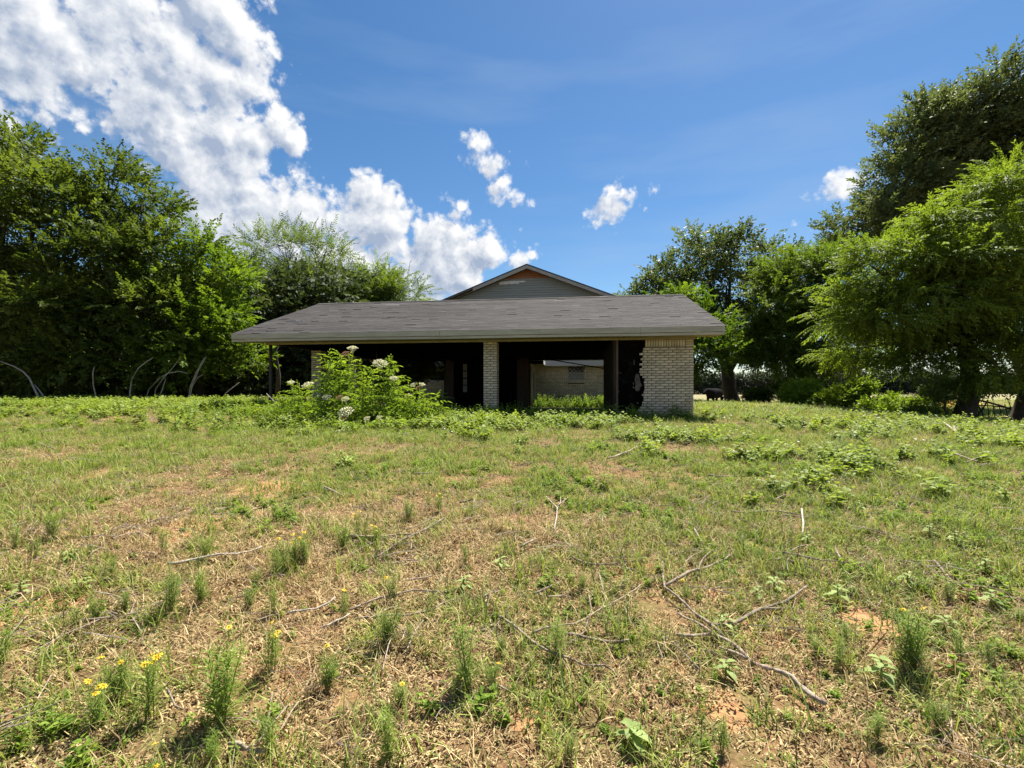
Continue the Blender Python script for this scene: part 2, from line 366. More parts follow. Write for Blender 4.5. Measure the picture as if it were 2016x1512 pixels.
M['leafA'] = leafmat('leafA', (.036,.058,.013), (.125,.162,.030), .40)          # left wood, mid green
M['leafDark'] = leafmat('leafDark', (.028,.045,.016), (.088,.112,.040), .30, .65, (1.3,1.35,.8))
M['leafOak'] = leafmat('leafOak', (.048,.070,.028), (.145,.180,.068), .34, .6, (1.4,1.4,.8))
M['leafFeather'] = leafmat('leafFeather', (.055,.085,.022), (.135,.180,.042), .42)
M['leafGrey'] = leafmat('leafGrey', (.052,.075,.024), (.135,.165,.052), .38, .5, (1.4,1.45,.8))
M['leafBright'] = leafmat('leafBright', (.042,.082,.010), (.145,.205,.020), .45)
M['leafYellow'] = leafmat('leafYellow', (.042,.074,.012), (.165,.220,.032), .44)
M['leafElder'] = leafmat('leafElder', (.10,.155,.020), (.26,.35,.05), .40, .42)
M['leafShrub'] = leafmat('leafShrub', (.055,.090,.020), (.15,.205,.05), .38)
M['leafFar'] = leafmat('leafFar', (.020,.032,.022), (.048,.062,.042), .2)
M['grassDry'] = leafmat('grassDry', (.15,.085,.036), (.66,.52,.27), .25, .7, (1.1,1.05,.9), .2, .5)
M['grassGreen'] = leafmat('grassGreen', (.065,.105,.016), (.33,.395,.085), .32, .6, (1.4,1.4,.8), .25, .5)
M['weedLeaf'] = leafmat('weedLeaf', (.085,.15,.020), (.26,.36,.055), .40, .6, (1.5,1.5,.7), .15, .5)
M['vineLeaf'] = leafmat('vineLeaf', (.11,.165,.026), (.29,.36,.075), .38, .55, (1.5,1.5,.7), .2, .5)
M['bitter'] = leafmat('bitter', (.10,.155,.026), (.22,.30,.055), .48, .55, (1.5,1.55,.8))
M['softleaf'] = leafmat('softleaf', (.16,.22,.06), (.32,.40,.14), .34, .6)

# ------------------------------------------------------------------ ground
def ground_mat():
    m, N, L = new_mat('ground')
    out = N.new('ShaderNodeOutputMaterial'); b = N.new('ShaderNodeBsdfPrincipled'); L.new(b.outputs[0], out.inputs[0])
    b.inputs['Roughness'].default_value = .95; b.inputs['Specular IOR Level'].default_value = .15
    tc = N.new('ShaderNodeTexCoord'); P = tc.outputs['Object']
    def noise(sc, det=6, ro=.6):
        n = N.new('ShaderNodeTexNoise'); n.inputs['Scale'].default_value = sc; n.inputs['Detail'].default_value = det; n.inputs['Roughness'].default_value = ro
        L.new(P, n.inputs['Vector']); return n.outputs['Fac']
    def mixc(fac, A, Bc):
        x = N.new('ShaderNodeMix'); x.data_type = 'RGBA'
        if isinstance(fac, float): x.inputs['Factor'].default_value = fac
        else: L.new(fac, x.inputs['Factor'])
        for k, v in (('A', A), ('B', Bc)):
            if isinstance(v, tuple): x.inputs[k].default_value = (*v, 1)
            else: L.new(v, x.inputs[k])
        return x.outputs['Result']
    def mrange(v, a, b_, lo=0., hi=1.):
        r = N.new('ShaderNodeMapRange'); r.interpolation_type = 'SMOOTHSTEP'
        for k, q in (('From Min', a), ('From Max', b_), ('To Min', lo), ('To Max', hi)): r.inputs[k].default_value = q
        L.new(v, r.inputs['Value']); return r.outputs[0]
    fine = ramp(N, [(.28, (.045,.025,.012)), (.5, (.17,.10,.05)), (.72, (.36,.25,.13))]); L.new(noise(38, 7, .7), fine.inputs[0])
    col = mixc(mrange(noise(1.1, 5), .42, .68, 0, .8), fine.outputs[0], (.30,.165,.08))
    col = mixc(mrange(noise(2.3, 6), .45, .62, 0, .55), col, (.09,.115,.028))
    # bare red-orange soil patches
    d0 = None
    for (px, py, r) in [(392,1038,.42),(80,1192,.24),(1420,1400,.16),(1715,1225,.2),(1040,1415,.1),(1330,1320,.1),(540,960,.5),(1240,1110,.3),(1790,862,1.0)]:
        p = gpt(px, py); d = N.new('ShaderNodeVectorMath'); d.operation = 'DISTANCE'; d.inputs[1].default_value = p; L.new(P, d.inputs[0])
        q = N.new('ShaderNodeMath'); q.operation = 'MULTIPLY_ADD'; q.inputs[1].default_value = -1/r; q.inputs[2].default_value = 1; L.new(d.outputs['Value'], q.inputs[0])
        if d0 is None: d0 = q.outputs[0]
        else:
            x = N.new('ShaderNodeMath'); x.operation = 'MAXIMUM'; L.new(d0, x.inputs[0]); L.new(q.outputs[0], x.inputs[1]); d0 = x.outputs[0]
    ad = N.new('ShaderNodeMath'); ad.operation = 'MULTIPLY_ADD'; ad.inputs[1].default_value = 1.8; L.new(noise(7, 5), ad.inputs[0]); L.new(d0, ad.inputs[2])
    soil = ramp(N, [(.3, (.30,.145,.065)), (.7, (.50,.29,.14))]); L.new(noise(24, 5), soil.inputs[0])
    col = mixc(mrange(ad.outputs[0], .9, 1.35), col, soil.outputs[0])
    # pasture beyond the yard
    sep = N.new('ShaderNodeSeparateXYZ'); L.new(P, sep.inputs[0])
    past = mixc(mrange(noise(.05, 4), .4, .6), (.17,.175,.062), (.235,.21,.09))
    past = mixc(mrange(noise(.9, 6), .35, .7, 0, .5), past, (.12,.14,.045))
    far = mixc(mrange(noise(.03, 3), .35, .65), (.27,.225,.13), (.21,.19,.095))
    past = mixc(mrange(sep.outputs['Y'], 120, 190), past, far)
    col = mixc(mrange(sep.outputs['Y'], 18, 42), col, past)
    L.new(col, b.inputs['Base Color'])
    bp = N.new('ShaderNodeBump'); bp.inputs['Strength'].default_value = .7; bp.inputs['Distance'].default_value = .03
    L.new(noise(30, 6, .7), bp.inputs['Height']); L.new(bp.outputs[0], b.inputs['Normal'])
    return m
def build_ground():
    def axis(fine_lo, fine_hi, step, lo, hi):
        a = list(np.arange(fine_lo, fine_hi + 1e-6, step)); s = step
        while a[-1] < hi: s *= 1.16; a.append(min(a[-1] + s, hi))
        s = step
        while a[0] > lo: s *= 1.16; a.insert(0, max(a[0] - s, lo))
        return np.array(a)
    xs = axis(-16, 16, .2, -1600, 1600); ys = axis(0, 26, .2, -200, 2600)
    X, Y = np.meshgrid(xs, ys); Z = gz(X, Y); nx = len(xs); ny = len(ys)
    V = np.stack([X, Y, Z], -1).reshape(-1, 3)
    i = np.arange(nx - 1)[None, :] + np.arange(ny - 1)[:, None]*nx; i = i.ravel()
    Q = np.stack([i, i + 1, i + 1 + nx, i + nx], 1)
    o = link('ground', np_mesh('ground', V, Q, ground_mat(), smooth=True)); tag(o, kind='structure')
build_ground()

# ------------------------------------------------------------------ carport
R_TOP, R_RIDGE, VR = 2.48, 4.27, 4.35      # heights above the floor; ridge line at v = 4.35
VF, VB = -0.62, 9.32; UL, UR = -13.42, 0.63
SL = (R_RIDGE - R_TOP) / (VR - VF)
UP = -12.65                                # left post line
HEAD = 2.2
BL, BH, BD = .226, .0715, .09              # brick module and depth
JO = .015

def brick_mesh(l, d, h, name='brick'):
    c = .006; m = MB()
    x, y, z = l/2, d/2, h/2
    # box with chamfered long front edges
    prof = [(-z, -y+c), (-z+c, -y), (z-c, -y), (z, -y+c), (z, y), (-z, y)]
    vs = [(-x, py, pz) for pz, py in prof] + [(x, py, pz) for pz, py in prof]; n = 6
    m.add(vs, [tuple(range(n)), tuple(range(2*n-1, n-1, -1))] + [(i, i+n, (i+1) % n + n, (i+1) % n) for i in range(n)])
    return m.mesh(name, M['brick'])
BR = {}
def put_brick(parent, l, d, h, c, rz=0.0, jit=.003):
    k = (round(l, 3), round(d, 3), round(h, 3))
    if k not in BR: BR[k] = brick_mesh(*k)
    o = link('brick', BR[k], parent, (c[0] + random.uniform(-jit, jit)*.5, c[1] + random.uniform(-jit, jit), c[2]))
    o.rotation_euler = (random.uniform(-.008, .008), 0, rz + random.uniform(-.01, .01))
    return o

def brick_pillar(parent, u0, v0, w, top, name='brick_pillar', individually=True):
    core = MB(); core.box((u0+.014, v0+.014, -.35), (u0+w-.014, v0+w-.014, top)); p = core.build(name, M['mortar'], parent)
    n = int(round((top + .25)/BH)); d = BD; h = BH - JO
    for i in range(n):
        z = top - (i + .5)*BH
        mid = w - 2*d - 2*JO; hl = (w - JO)/2; lst = []
        if i % 2 == 0:
            for vv in (v0 + d/2, v0 + w - d/2):
                lst += [(u0 + w/2, vv, mid, 0 if vv < v0 + w/2 else math.pi)]
            for uu, rr in ((u0 + d/2, -math.pi/2), (u0 + w - d/2, math.pi/2)):
                for vv in (v0 + hl/2, v0 + w - hl/2): lst += [(uu, vv, hl, rr)]
        else:
            for vv, rr in ((v0 + d/2, 0), (v0 + w - d/2, math.pi)):
                for uu in (u0 + hl/2, u0 + w - hl/2): lst += [(uu, vv, hl, rr)]
            for uu, rr in ((u0 + d/2, -math.pi/2), (u0 + w - d/2, math.pi/2)): lst += [(uu, v0 + w/2, mid, rr)]
        for (uu, vv, l, rr) in lst: put_brick(p, l, d, h, (uu, vv, z), rr)
    return p

def build_carport():
    C = empty('carport', (OX, OY, FLOOR), -TH)
    tag(C, 'derelict open carport of pale brick with a low grey shingled roof', 'carport')
    m = MB(); m.box((UP-.2, -.05, -.5), (.02, 8.6, 0)); m.build('floor_slab', M['slab'], C)
    # roof deck (two slopes as thin slabs) and shingles
    roof = MB(); t = .05
    for s in (0, 1):
        va, vb = (VF, VR) if s == 0 else (VB, VR)
        roof.add([(UL, va, R_TOP), (UR, va, R_TOP), (UR, vb, R_RIDGE), (UL, vb, R_RIDGE),
                  (UL, va, R_TOP-t), (UR, va, R_TOP-t), (UR, vb, R_RIDGE-t), (UL, vb, R_RIDGE-t)],
                 [(0,1,2,3),(7,6,5,4),(0,4,5,1),(1,5,6,2),(3,7,4,0)])
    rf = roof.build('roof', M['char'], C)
    slope_len = math.hypot(VR - VF, R_RIDGE - R_TOP); ca = (VR - VF)/slope_len; sa = (R_RIDGE - R_TOP)/slope_len
    ex = .14; nrow = int(slope_len/ex)
    g = random.Random(5); V = []; Q = []; T = []
    for s in (0, 1):
        for i in range(nrow + 1):
            a0 = i*ex - .03; off = g.uniform(0, .3); x = UL - .03 - off; rowtone = g.uniform(-.10, .10)
            skew = .008*math.sin(i*.9)
            while x < UR + .03:
                w = g.choice([.28, .30, .32, .30, .26]); x0 = max(x + .003, UL - .03); x1 = min(x + w, UR + .03); x += w
                if x1 - x0 < .04: continue
                if s == 0 and i > 3 and x0 < UL + 4 and g.random() < .02: continue
                lift = .006 + g.random()*.004 + (.012 if g.random() < .02 else 0)
                e = a0 + skew + g.uniform(-.006, .006); a1 = min(a0 + ex + .05, slope_len)
                tone = .45 + rowtone + g.gauss(0, .075) + (.3 if g.random() < .01 else 0) - (.12 if g.random() < .02 else 0)
                ridge_sag = 0
                pts = []
                for (xx, a, hgt) in ((x0, e, lift), (x1, e, lift), (x1, a1, .002), (x0, a1, .002), (x0, e, .0), (x1, e, .0)):
                    v = VF + a*ca - sa*hgt if s == 0 else VB - a*ca + sa*hgt
                    pts.append((xx, v, R_TOP + a*sa + ca*hgt))
                o = len(V); V += pts; T += [tone]*6
                Q += [(o, o+1, o+2, o+3), (o+4, o+5, o+1, o), (o, o+3, o+4, o+4), (o+1, o+5, o+2, o+2)]
    me = bpy.data.meshes.new('shingles'); me.from_pydata(V, [], [tuple(dict.fromkeys(q)) for q in Q])
    atn = me.attributes.new('tone', 'FLOAT', 'POINT'); atn.data.foreach_set('value', np.array(T, dtype=np.float32)); me.materials.append(M['shingle'])
    sh = link('shingles', me, rf); tag(sh, kind='stuff')
    cap = MB(); x = UL - .03
    while x < UR:
        cap.tone = .55 + g.gauss(0, .15); x1 = min(x + .3, UR + .03)
        for sgn in (-1, 1):
            cap.add([(x, VR, R_RIDGE+.022), (x1, VR, R_RIDGE+.026), (x1, VR+sgn*.15, R_RIDGE+.026-.15*SL), (x, VR+sgn*.15, R_RIDGE+.022-.15*SL)], [(0,1,2,3) if sgn < 0 else (3,2,1,0)])
        x = x1
    cap.build('ridge_cap', M['shingle'], rf)
    for (pxa, pya, pxb, pyb) in [(480,653,498,649.5), (563,634,584,632.5), (577,636,597,632)]:
        def onroof(px, py):
            lo, hi = VF, VR
            for _ in range(40):
                mid = (lo+hi)/2; u = hu(px, mid); zz = hz(py, u, mid)
                if zz > R_TOP + (mid - VF)*SL: lo = mid
                else: hi = mid
            return Vector((hu(px, lo), lo, R_TOP + (lo - VF)*SL + .03))
        b_ = MB(); b_.beam(onroof(pxa, pya), onroof(pxb, pyb), .05, .012); b_.build('bare_batten', M['white'], rf)
    # fascia: upper board and a lower lip, front and back; rake boards
    cuts = [UL, UL+3.1, UL+6.4, UL+9.2, UL+11.9, UR]; dzs = [-.004, .003, -.005, .002, -.002, .004]
    for q in range(5):
        xa, xb = cuts[q] + (.003 if q else 0), cuts[q+1] - .003*(q < 4); za, zb = dzs[q], dzs[q+1]; yj = .003*(q % 2)
        for (y0, y1, z0, z1, nm) in ((VF-.035-yj, VF+.01, R_TOP-.155, R_TOP-.006, 'fascia_board'), (VF-.012-yj, VF+.02, R_TOP-.235, R_TOP-.165, 'fascia_lip')):
            ff = MB(); ff.box((xa, y0, z0), (xb, y1, z1)); ff.v = [(x, y, z + za + (zb-za)*(x-xa)/(xb-xa)) for x, y, z in ff.v]; ff.build(nm, M['fascia'], C)
    ff = MB(); ff.box((UL, VB-.01, R_TOP-.23), (UR, VB+.03, R_TOP-.006)); ff.build('fascia_board', M['fascia'], C)
    for uu in (UL+.005, UR-.035):
        for s in (0, 1):
            va = VF+.02 if s == 0 else VB-.02
            k = MB(); k.prism([(uu, 0), (uu+.03, 0), (uu+.03, .19), (uu, .19)], 0, 1)
            zz = lambda v: R_TOP - .25 + (v-VF)*SL if s == 0 else R_TOP - .25 + (VB-v)*SL
            k.v = [(x, va + (VR-va)*y, (zz(va) + (zz(VR)-zz(va))*y) + z) for x, y, z in k.v]
            k.build('rake_board', M['fascia'], C)
    # soffit boards under the front eave, each a strip across the overhang
    zs = R_TOP - .225; w = .148
    sm = MB(); sm.box((-w/2+.006, VF+.03, 0), (w/2-.006, -.045, .012)); sme = sm.mesh('soffit_board', M['soffit'])
    n = int((UR - UL - .12)/w); g2 = random.Random(3)
    for i in range(n):
        uu = UL + .1 + w*(i + .5); dz = g2.uniform(-.004, .004)
        o = link('soffit_board', sme, C, (uu, 0, zs + dz))
        if -11.9 < uu < -10.6: o.rotation_euler = (g2.uniform(-.05, .02), 0, 0)
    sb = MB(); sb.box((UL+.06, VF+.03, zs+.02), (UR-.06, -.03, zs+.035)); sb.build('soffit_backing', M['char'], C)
    fr = MB(); fr.box((UP-.1, -.04, HEAD), (.04, .0, zs+.016)); fr.build('frieze_board', M['frieze'], C)
    # header beams and flat ceiling: charred, interior shade put into their near-black colour
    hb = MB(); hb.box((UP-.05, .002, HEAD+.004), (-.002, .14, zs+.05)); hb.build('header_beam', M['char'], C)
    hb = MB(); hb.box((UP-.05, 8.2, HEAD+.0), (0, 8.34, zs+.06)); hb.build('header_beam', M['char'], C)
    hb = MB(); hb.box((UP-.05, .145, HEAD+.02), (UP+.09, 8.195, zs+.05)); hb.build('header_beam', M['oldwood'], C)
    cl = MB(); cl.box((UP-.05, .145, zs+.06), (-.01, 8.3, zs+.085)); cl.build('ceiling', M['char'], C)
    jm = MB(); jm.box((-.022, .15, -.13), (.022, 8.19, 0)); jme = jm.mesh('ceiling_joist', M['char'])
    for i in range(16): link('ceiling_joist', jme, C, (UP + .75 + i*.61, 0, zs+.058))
    for ue, sgn in ((UP-.05, 1), (-.06, 1)):
        k = MB(); k.prism([(ue, 0), (ue+.05, 0), (ue+.05, 1), (ue, 1)], 0, 1)
        gp = [( .02, zs+.09), (8.68, zs+.09), (VR, R_RIDGE-.1)]
        gm = MB(); gm.add([(ue, v, z) for v, z in gp] + [(ue+.05, v, z) for v, z in gp], [(0,1,2),(5,4,3),(0,3,4,1),(1,4,5,2),(2,5,3,0)])
        gm.build('gable_wall', M['siding'], C)
    # pillars and posts
    pu = hu(952, 0.0); brick_pillar(C, pu, .0, .39, HEAD)
    pl = hu(613, 2.1); brick_pillar(C, pl, 2.1, .36, HEAD)
    pl2 = hu(685, 4.85); brick_pillar(C, pl2, 4.85, .36, HEAD)
    k = MB(); ul = hu(533, .05); k.tube([(ul, .05, -.4), (ul, .05, HEAD+.0)], .05, 8); k.build('steel_post', M['pole'], C, True)
    uh = hu(742, 3.0); k = MB(); k.tube([(uh, 3.0, 1.7), (uh, 3.0, zs+.06)], .03, 6); k.build('hanging_pipe', M['pole'], C, True)
    # storage room: charred sheathing, broken brick veneer
    SR = hu(1208, 0)
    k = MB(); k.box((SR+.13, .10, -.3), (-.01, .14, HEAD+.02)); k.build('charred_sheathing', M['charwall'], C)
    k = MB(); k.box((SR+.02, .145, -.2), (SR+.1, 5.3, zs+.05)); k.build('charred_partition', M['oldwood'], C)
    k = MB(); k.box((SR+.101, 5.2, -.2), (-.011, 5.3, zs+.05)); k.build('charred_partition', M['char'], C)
    k = MB(); k.box((SR, -.01, -.3), (SR+.06, .10, HEAD+.003)); k.build('door_post', M['oldwood'], C)
    k = MB(); k.box((SR+.065, -.035, -.3), (SR+.125, .09, HEAD+.003)); k.build('door_trim', M['greywood'], C)
    gp = hu(1187, 5.3)
    # torn scraps of paper left on the burnt sheathing
    def scrap(pts, y=.094):
        q = MB(); P2 = [(hu(1180 + a/7.56, .09), hz(650 + b/7.56, -1.4, .09)) for a, b in pts]; q.prism(P2, y, y+.006); q.build('paper_scrap', M['scrap'], C)
    scrap([(550,640),(590,650),(600,720),(615,790),(640,825),(610,850),(605,890),(580,910),(545,905),(528,870),(540,800),(525,730)])
    scrap([(512,435),(522,440),(524,515),(513,515)]); scrap([(498,835),(520,845),(515,862),(497,858)]); scrap([(285,600),(292,640),(330,645),(330,636),(297,628)])
    scrap([(500,780),(516,783),(512,815),(503,815)]); scrap([(283,900),(296,902),(296,935),(284,930)]); scrap([(560,1070),(585,1080),(580,1100),(560,1095)])
    # veneer wall with its broken edge
    edges = [670,680,632,680,650,672,632,670,634,628,640,675,702,695,700,705,700,692,668,690,692,670,665,640,612,590,560,500,380,330,300,290]
    toU = lambda e: -(1410 - e)/7.56*13.45/F
    rows = len(edges); sold = .2
    core = MB()
    for i, e in enumerate(edges):
        z1 = HEAD - sold - JO - i*BH; core.box((toU(e)+.05, .012, z1-BH), (-.02, .085, z1))
    core.box((toU(715), .012, HEAD-sold-JO), (-.02, .085, HEAD-.004))
    W = core.build('brick_veneer_wall', M['mortar'], C)
    x = -.23
    for r in range(3): put_brick(W, .215, BD, sold/3-.012, (-.112, BD/2, HEAD - sold/3*(r+.5)))
    while x - BH > toU(700): put_brick(W, BH-JO, BD, sold-.004, (x - BH/2, BD/2, HEAD - sold/2)); x -= BH
    for i, e in enumerate(edges):
        z = HEAD - sold - JO - (i+.5)*BH; x = 0.0; ue = toU(e); first = True
        while x > ue + .03:
            l = BL if not (first and i % 2) else BL/2
            first = False
            l = min(l, x - ue)
            if l > .03: put_brick(W, round(l - JO, 2), BD, BH-JO, (x - l/2, BD/2, z))
            x -= l
    side = MB(); side.box((-.085, .095, -.3), (-.012, 5.3, HEAD+.003)); side.build('side_wall', M['brick'], C)
    # loose bricks at the foot of the broken wall
    for (a, b) in [(-1.75,-.16),(-1.6,-.22),(-1.9,-.05),(-1.45,-.14),(-1.3,-.27)]:
        o = put_brick(W, .215, BD, .06, (a, b, random.uniform(-.02,.04))); o.rotation_euler = (random.uniform(-.3,.3), random.uniform(-.3,.3), random.uniform(0,3))
    # back wall of the hall with a narrow glazed light, posts at the back openings
    wl, wr = hu(893, 8.3), hu(1020, 8.3)
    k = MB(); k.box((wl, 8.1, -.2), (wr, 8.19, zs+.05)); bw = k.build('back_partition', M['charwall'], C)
    for (a, b) in ((877, 893), (1018, 1040)):
        v_ = 7.95; k = MB(); k.box((hu(a, v_), v_, -.2), (hu(b, v_), v_+.2, zs+.05)); k.build('back_post', M['brick_burnt'], C)
    for (ya, yb) in ((716.5,729.5),(731.5,743.5),(745.5,757.5),(759,772)):
        u0, u1 = hu(911.5, 8.08), hu(919.5, 8.08); k = MB(); k.box((u0, 8.075, hz(yb, u0, 8.08)), (u1, 8.095, hz(ya, u0, 8.08))); k.build('door_pane', M['paleglass'], C)
    # a beam that has dropped at one end across the back opening
    a = Vector((hu(1078, 8.0), 8.0, hz(707, hu(1078, 8.0), 8.0))); b = Vector((hu(1192, 7.4), 7.4, hz(726, hu(1192, 7.4), 7.4)))
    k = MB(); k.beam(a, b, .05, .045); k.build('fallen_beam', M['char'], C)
    return C
build_carport()

# ------------------------------------------------------------------ main house
def build_house():
    H = empty('main_house', (OX, OY, FLOOR), -TH)
    tag(H, 'large gabled house with grey siding, bare orange boards at the peak, behind the carport', 'house')
    S, HW, VW, VG, VK = .39, 6.0, 11.0, 14.0, 24.0
    VO = VG - .5; GU = hu(1037, VO); GP = hz(520, GU, VO) - .05
    EZ = GP - S*HW; SB = 2.06
    u0, u1 = -11.7, .35; g0, g1 = GU - HW, GU + HW; ZR = SB + .28 + .3*(VG - VW + .35)
    # brick storey, with an opening for the diamond window
    wa, wb = hu(1118, VW), hu(1150, VW); wz1, wz0 = SB - .01, hz(749, wa, VW); sz0 = hz(755, wa, VW)
    core = MB()
    for (a, b, z0, z1) in ((u0, wa, -.4, SB), (wb, u1, -.4, SB), (wa, wb, -.4, wz0-.12)):
        core.box((a, VW+.012, z0), (b, VW+.2, z1))
    for (a, b) in ((u0, u0+.2), (u1-.2, u1)): core.box((a, VW+.2, -.4), (b, VK, SB+.2))
    core.box((u0+.2, VK-.2, -.4), (u1-.2, VK, SB+.2))
    core.build('masonry_core', M['mortar'], H)
    bk = MB(); g = random.Random(9); h = BH-JO
    nrow = int((SB + .3)/BH)
    x = u0
    while x < u1:
        if not (x > wa-.05 and x < wb): bk.tone = g.random(); bk.box((x+.004, VW, SB-.2), (x+BH-.006, VW+.05, SB-.004))
        x += BH
    for i in range(nrow):
        z = SB - .2 - (i+1)*BH; x = u0 - (BL/2 if i % 2 else 0)
        while x < u1:
            a, b = max(x, u0), min(x + BL - JO, u1); x += BL
            segs = [(a, b)]
            if z > sz0 - .04:
                segs = []
                if a < wa: segs.append((a, min(b, wa)))
                if b > wb: segs.append((max(a, wb), b))
            for (p, q) in segs:
                if q - p > .03: bk.tone = g.random(); bk.box((p, VW + g.uniform(-.002,.002), z), (q, VW+.05, z+h))
    b_ = bk.build('wall_bricks', M['brick'], H); tag(b_, kind='stuff')
    # window with diamond lattice
    fr = MB(); t = .03
    for (a, b) in (((wa, wz0), (wb, wz0+t)), ((wa, wz1-t), (wb, wz1)), ((wa, wz0+t), (wa+t, wz1-t)), ((wb-t, wz0+t), (wb, wz1-t))):
        fr.box((a[0], VW+.03, a[1]), (b[0], VW+.1, b[1]))
    wn = fr.build('window', M['lattice'], H)
    k = MB(); k.box((wa+t, VW+.08, wz0+t), (wb-t, VW+.088, wz1-t)); k.build('pane', M['pane'], wn)
    mz = (wz0+wz1)/2; k = MB(); k.box((wa+t, VW+.045, mz-.012), (wb-t, VW+.075, mz+.012)); k.build('meeting_rail', M['lattice'], wn)
    W_, H_ = wb-wa-2*t, wz1-wz0-2*t; n = 4; cell = W_/n*1.0; chh = H_/3.0
    def clipseg(p, q):
        (xa, za), (xb, zb) = p, q; ts = [0., 1.]; dx, dz = xb-xa, zb-za
        for (d, s, lo, hi) in ((dx, xa, 0, W_), (dz, za, 0, H_)):
            if abs(d) < 1e-9: continue
            ta, tb = sorted(((lo-s)/d, (hi-s)/d)); ts[0] = max(ts[0], ta); ts[1] = min(ts[1], tb)
        if ts[1] - ts[0] < .01: return None
        return (xa+dx*ts[0], za+dz*ts[0]), (xa+dx*ts[1], za+dz*ts[1])
    for s in (1, -1):
        for i in range(-4, 9):
            xa = i*cell; seg = clipseg((xa, 0 if s > 0 else H_), (xa + H_/chh*cell, H_ if s > 0 else 0))
            if seg:
                k = MB(); k.beam((wa+t+seg[0][0], VW+.066+.004*s, wz0+t+seg[0][1]), (wa+t+seg[1][0], VW+.066+.004*s, wz0+t+seg[1][1]), .007, .013); k.build('lattice_bar', M['lattice'], wn)
    x = wa - .02
    while x < wb + .01:
        k = MB(); k.box((x, VW-.03, wz0-.12), (x+.055, VW+.06, wz0-.004)); k.build('sill_brick', M['brick'], wn); x += .0655
    # second window, dark, in the left of the brick wall
    k = MB(); a, b = hu(846, VW), hu(874, VW); k.box((a, VW-.02, hz(749, a, VW)), (b, VW+.01, hz(731, a, VW))); w2 = k.build('window', M['pane'], H)
    k = MB(); k.box((a-.03, VW-.05, hz(752.5, a, VW)), (b+.02, VW-.003, hz(749.2, a, VW))); k.build('window_sill', M['lattice'], w2)
    # siding boards: full-width courses clipped to the gable; the topmost are gone and orange wood shows
    lap = .14; z = ZR - .1; zor = hz(546, GU, VG)
    # low front roof between the eave and the upper gable, with a lapped fascia
    lr = MB(); VE = VW - .35; zl = lambda v: SB + .28 + .3*(v - VE)
    lr.add([(u0-.4, VE, zl(VE)), (u1+.4, VE, zl(VE)), (u1+.4, VG+4, zl(VG+4)), (u0-.4, VG+4, zl(VG+4)), (u0-.4, VE, zl(VE)-.06), (u1+.4, VE, zl(VE)-.06), (u1+.4, VG+4, zl(VG+4)-.06), (u0-.4, VG+4, zl(VG+4)-.06)],
           [(0,1,2,3),(7,6,5,4),(0,4,5,1),(1,5,6,2),(2,6,7,3),(3,7,4,0)]); lr.build('low_roof', M['shingle'], H)
    lr = MB(); VX = VK + .4; zb = lambda v: SB + .28 + .3*(VX - v)
    lr.add([(u0-.4, VX, zb(VX)), (u1+.4, VX, zb(VX)), (u1+.4, VG+4.1, zl(VG+4)), (u0-.4, VG+4.1, zl(VG+4))], [(3,2,1,0)]); lr.build('low_roof', M['shingle'], H)
    for q in range(3):
        k = MB(); k.box((u0-.4, VE-.03+.008*q, SB-.02+.092*q), (u1+.4, VE-.004, SB-.02+.092*(q+1)-.006)); k.build('fascia_board', M['fasciagrey'], H)
    k = MB(); k.box((u0-.4, VE, SB-.012), (u1+.4, VW-.003, SB-.001)); k.build('eave_soffit', M['soffit'], H)
    sheath = MB(); sheath.add([(g0+.02, VG+.03, ZR-.3), (g1-.02, VG+.03, ZR-.3), (g1-.02, VG+.03, EZ-.02), (GU, VG+.03, GP-.05), (g0+.02, VG+.03, EZ-.02)], [(0,1,2,3,4)])
    sheath.build('gable_sheathing', M['char'], H)
    sw = MB()
    for (a, b) in ((g0, g0+.15), (g1-.15, g1)): sw.box((a, VG+.04, ZR-.8), (b, VK-2, EZ))
    sw.build('upper_side_walls', M['siding'], H)
    def halfw(z): return HW if z <= EZ else max((GP - .1 - z)/S, 0.02)
    while z < GP - .16:
        z1 = z + lap; h0, h1 = halfw(z), halfw(z1); mat = 'siding' if z < zor - .06 else 'cedar'
        l0, r0, l1, r1 = GU - h0, GU + h0, GU - h1, GU + h1
        k = MB(); y0, y1 = VG - .034, VG - .004
        if mat == 'cedar': y0, y1 = VG - .012, VG + .008
        k.add([(l0, y0, z), (r0, y0, z), (r1, y1, z1-.003), (l1, y1, z1-.003), (l0, VG+.028, z), (r0, VG+.028, z), (r1, VG+.028, z1-.003), (l1, VG+.028, z1-.003)],
              [(0,1,2,3),(0,4,5,1),(7,6,5,4),(1,5,6,2),(2,6,7,3),(3,7,4,0)])
        k.build('siding_board' if mat == 'siding' else 'bare_board', M[mat], H)
        z = z1
    # torn white flashing hanging over the top courses
    q = MB(); pts = [(716,293),(735,275),(850,268),(975,266),(983,275),(960,281),(905,284),(920,292),(905,298),(870,294),(840,302),(815,296),(790,303),(720,304)]
    P2 = [(hu(840 + a/5.04, VG-.05), hz(500 + b/5.04, hu(840 + a/5.04, VG-.05), VG-.05)) for a, b in pts]
    q.prism(P2, VG-.055, VG-.04); q.build('torn_flashing', M['white'], H)
    # roof slabs with overhang, rake boards
    ov = .45
    for s in (-1, 1):
        k = MB(); e = HW + ov; t = .07
        prof = [(GU, GP), (GU + s*e, GP - S*e), (GU + s*e, GP - S*e + t), (GU, GP + t)]
        if s < 0: prof = prof[::-1]
        k.prism(prof, VO-.04, VK-1.6); k.build('roof', M['metalroof'], H)
        zz = lambda d: GP - S*d
        ends = ((0, e),) if s > 0 else ((0, abs(hu(931, VO) - GU)),)
        for (da, db) in ends:
            k = MB(); k.prism([(GU+s*da, zz(da)-.19), (GU+s*db, zz(db)-.19), (GU+s*db, zz(db)-.004), (GU+s*da, zz(da)-.004)][::s], VO-.03, VO); k.build('rake_board', M['rake'], H)
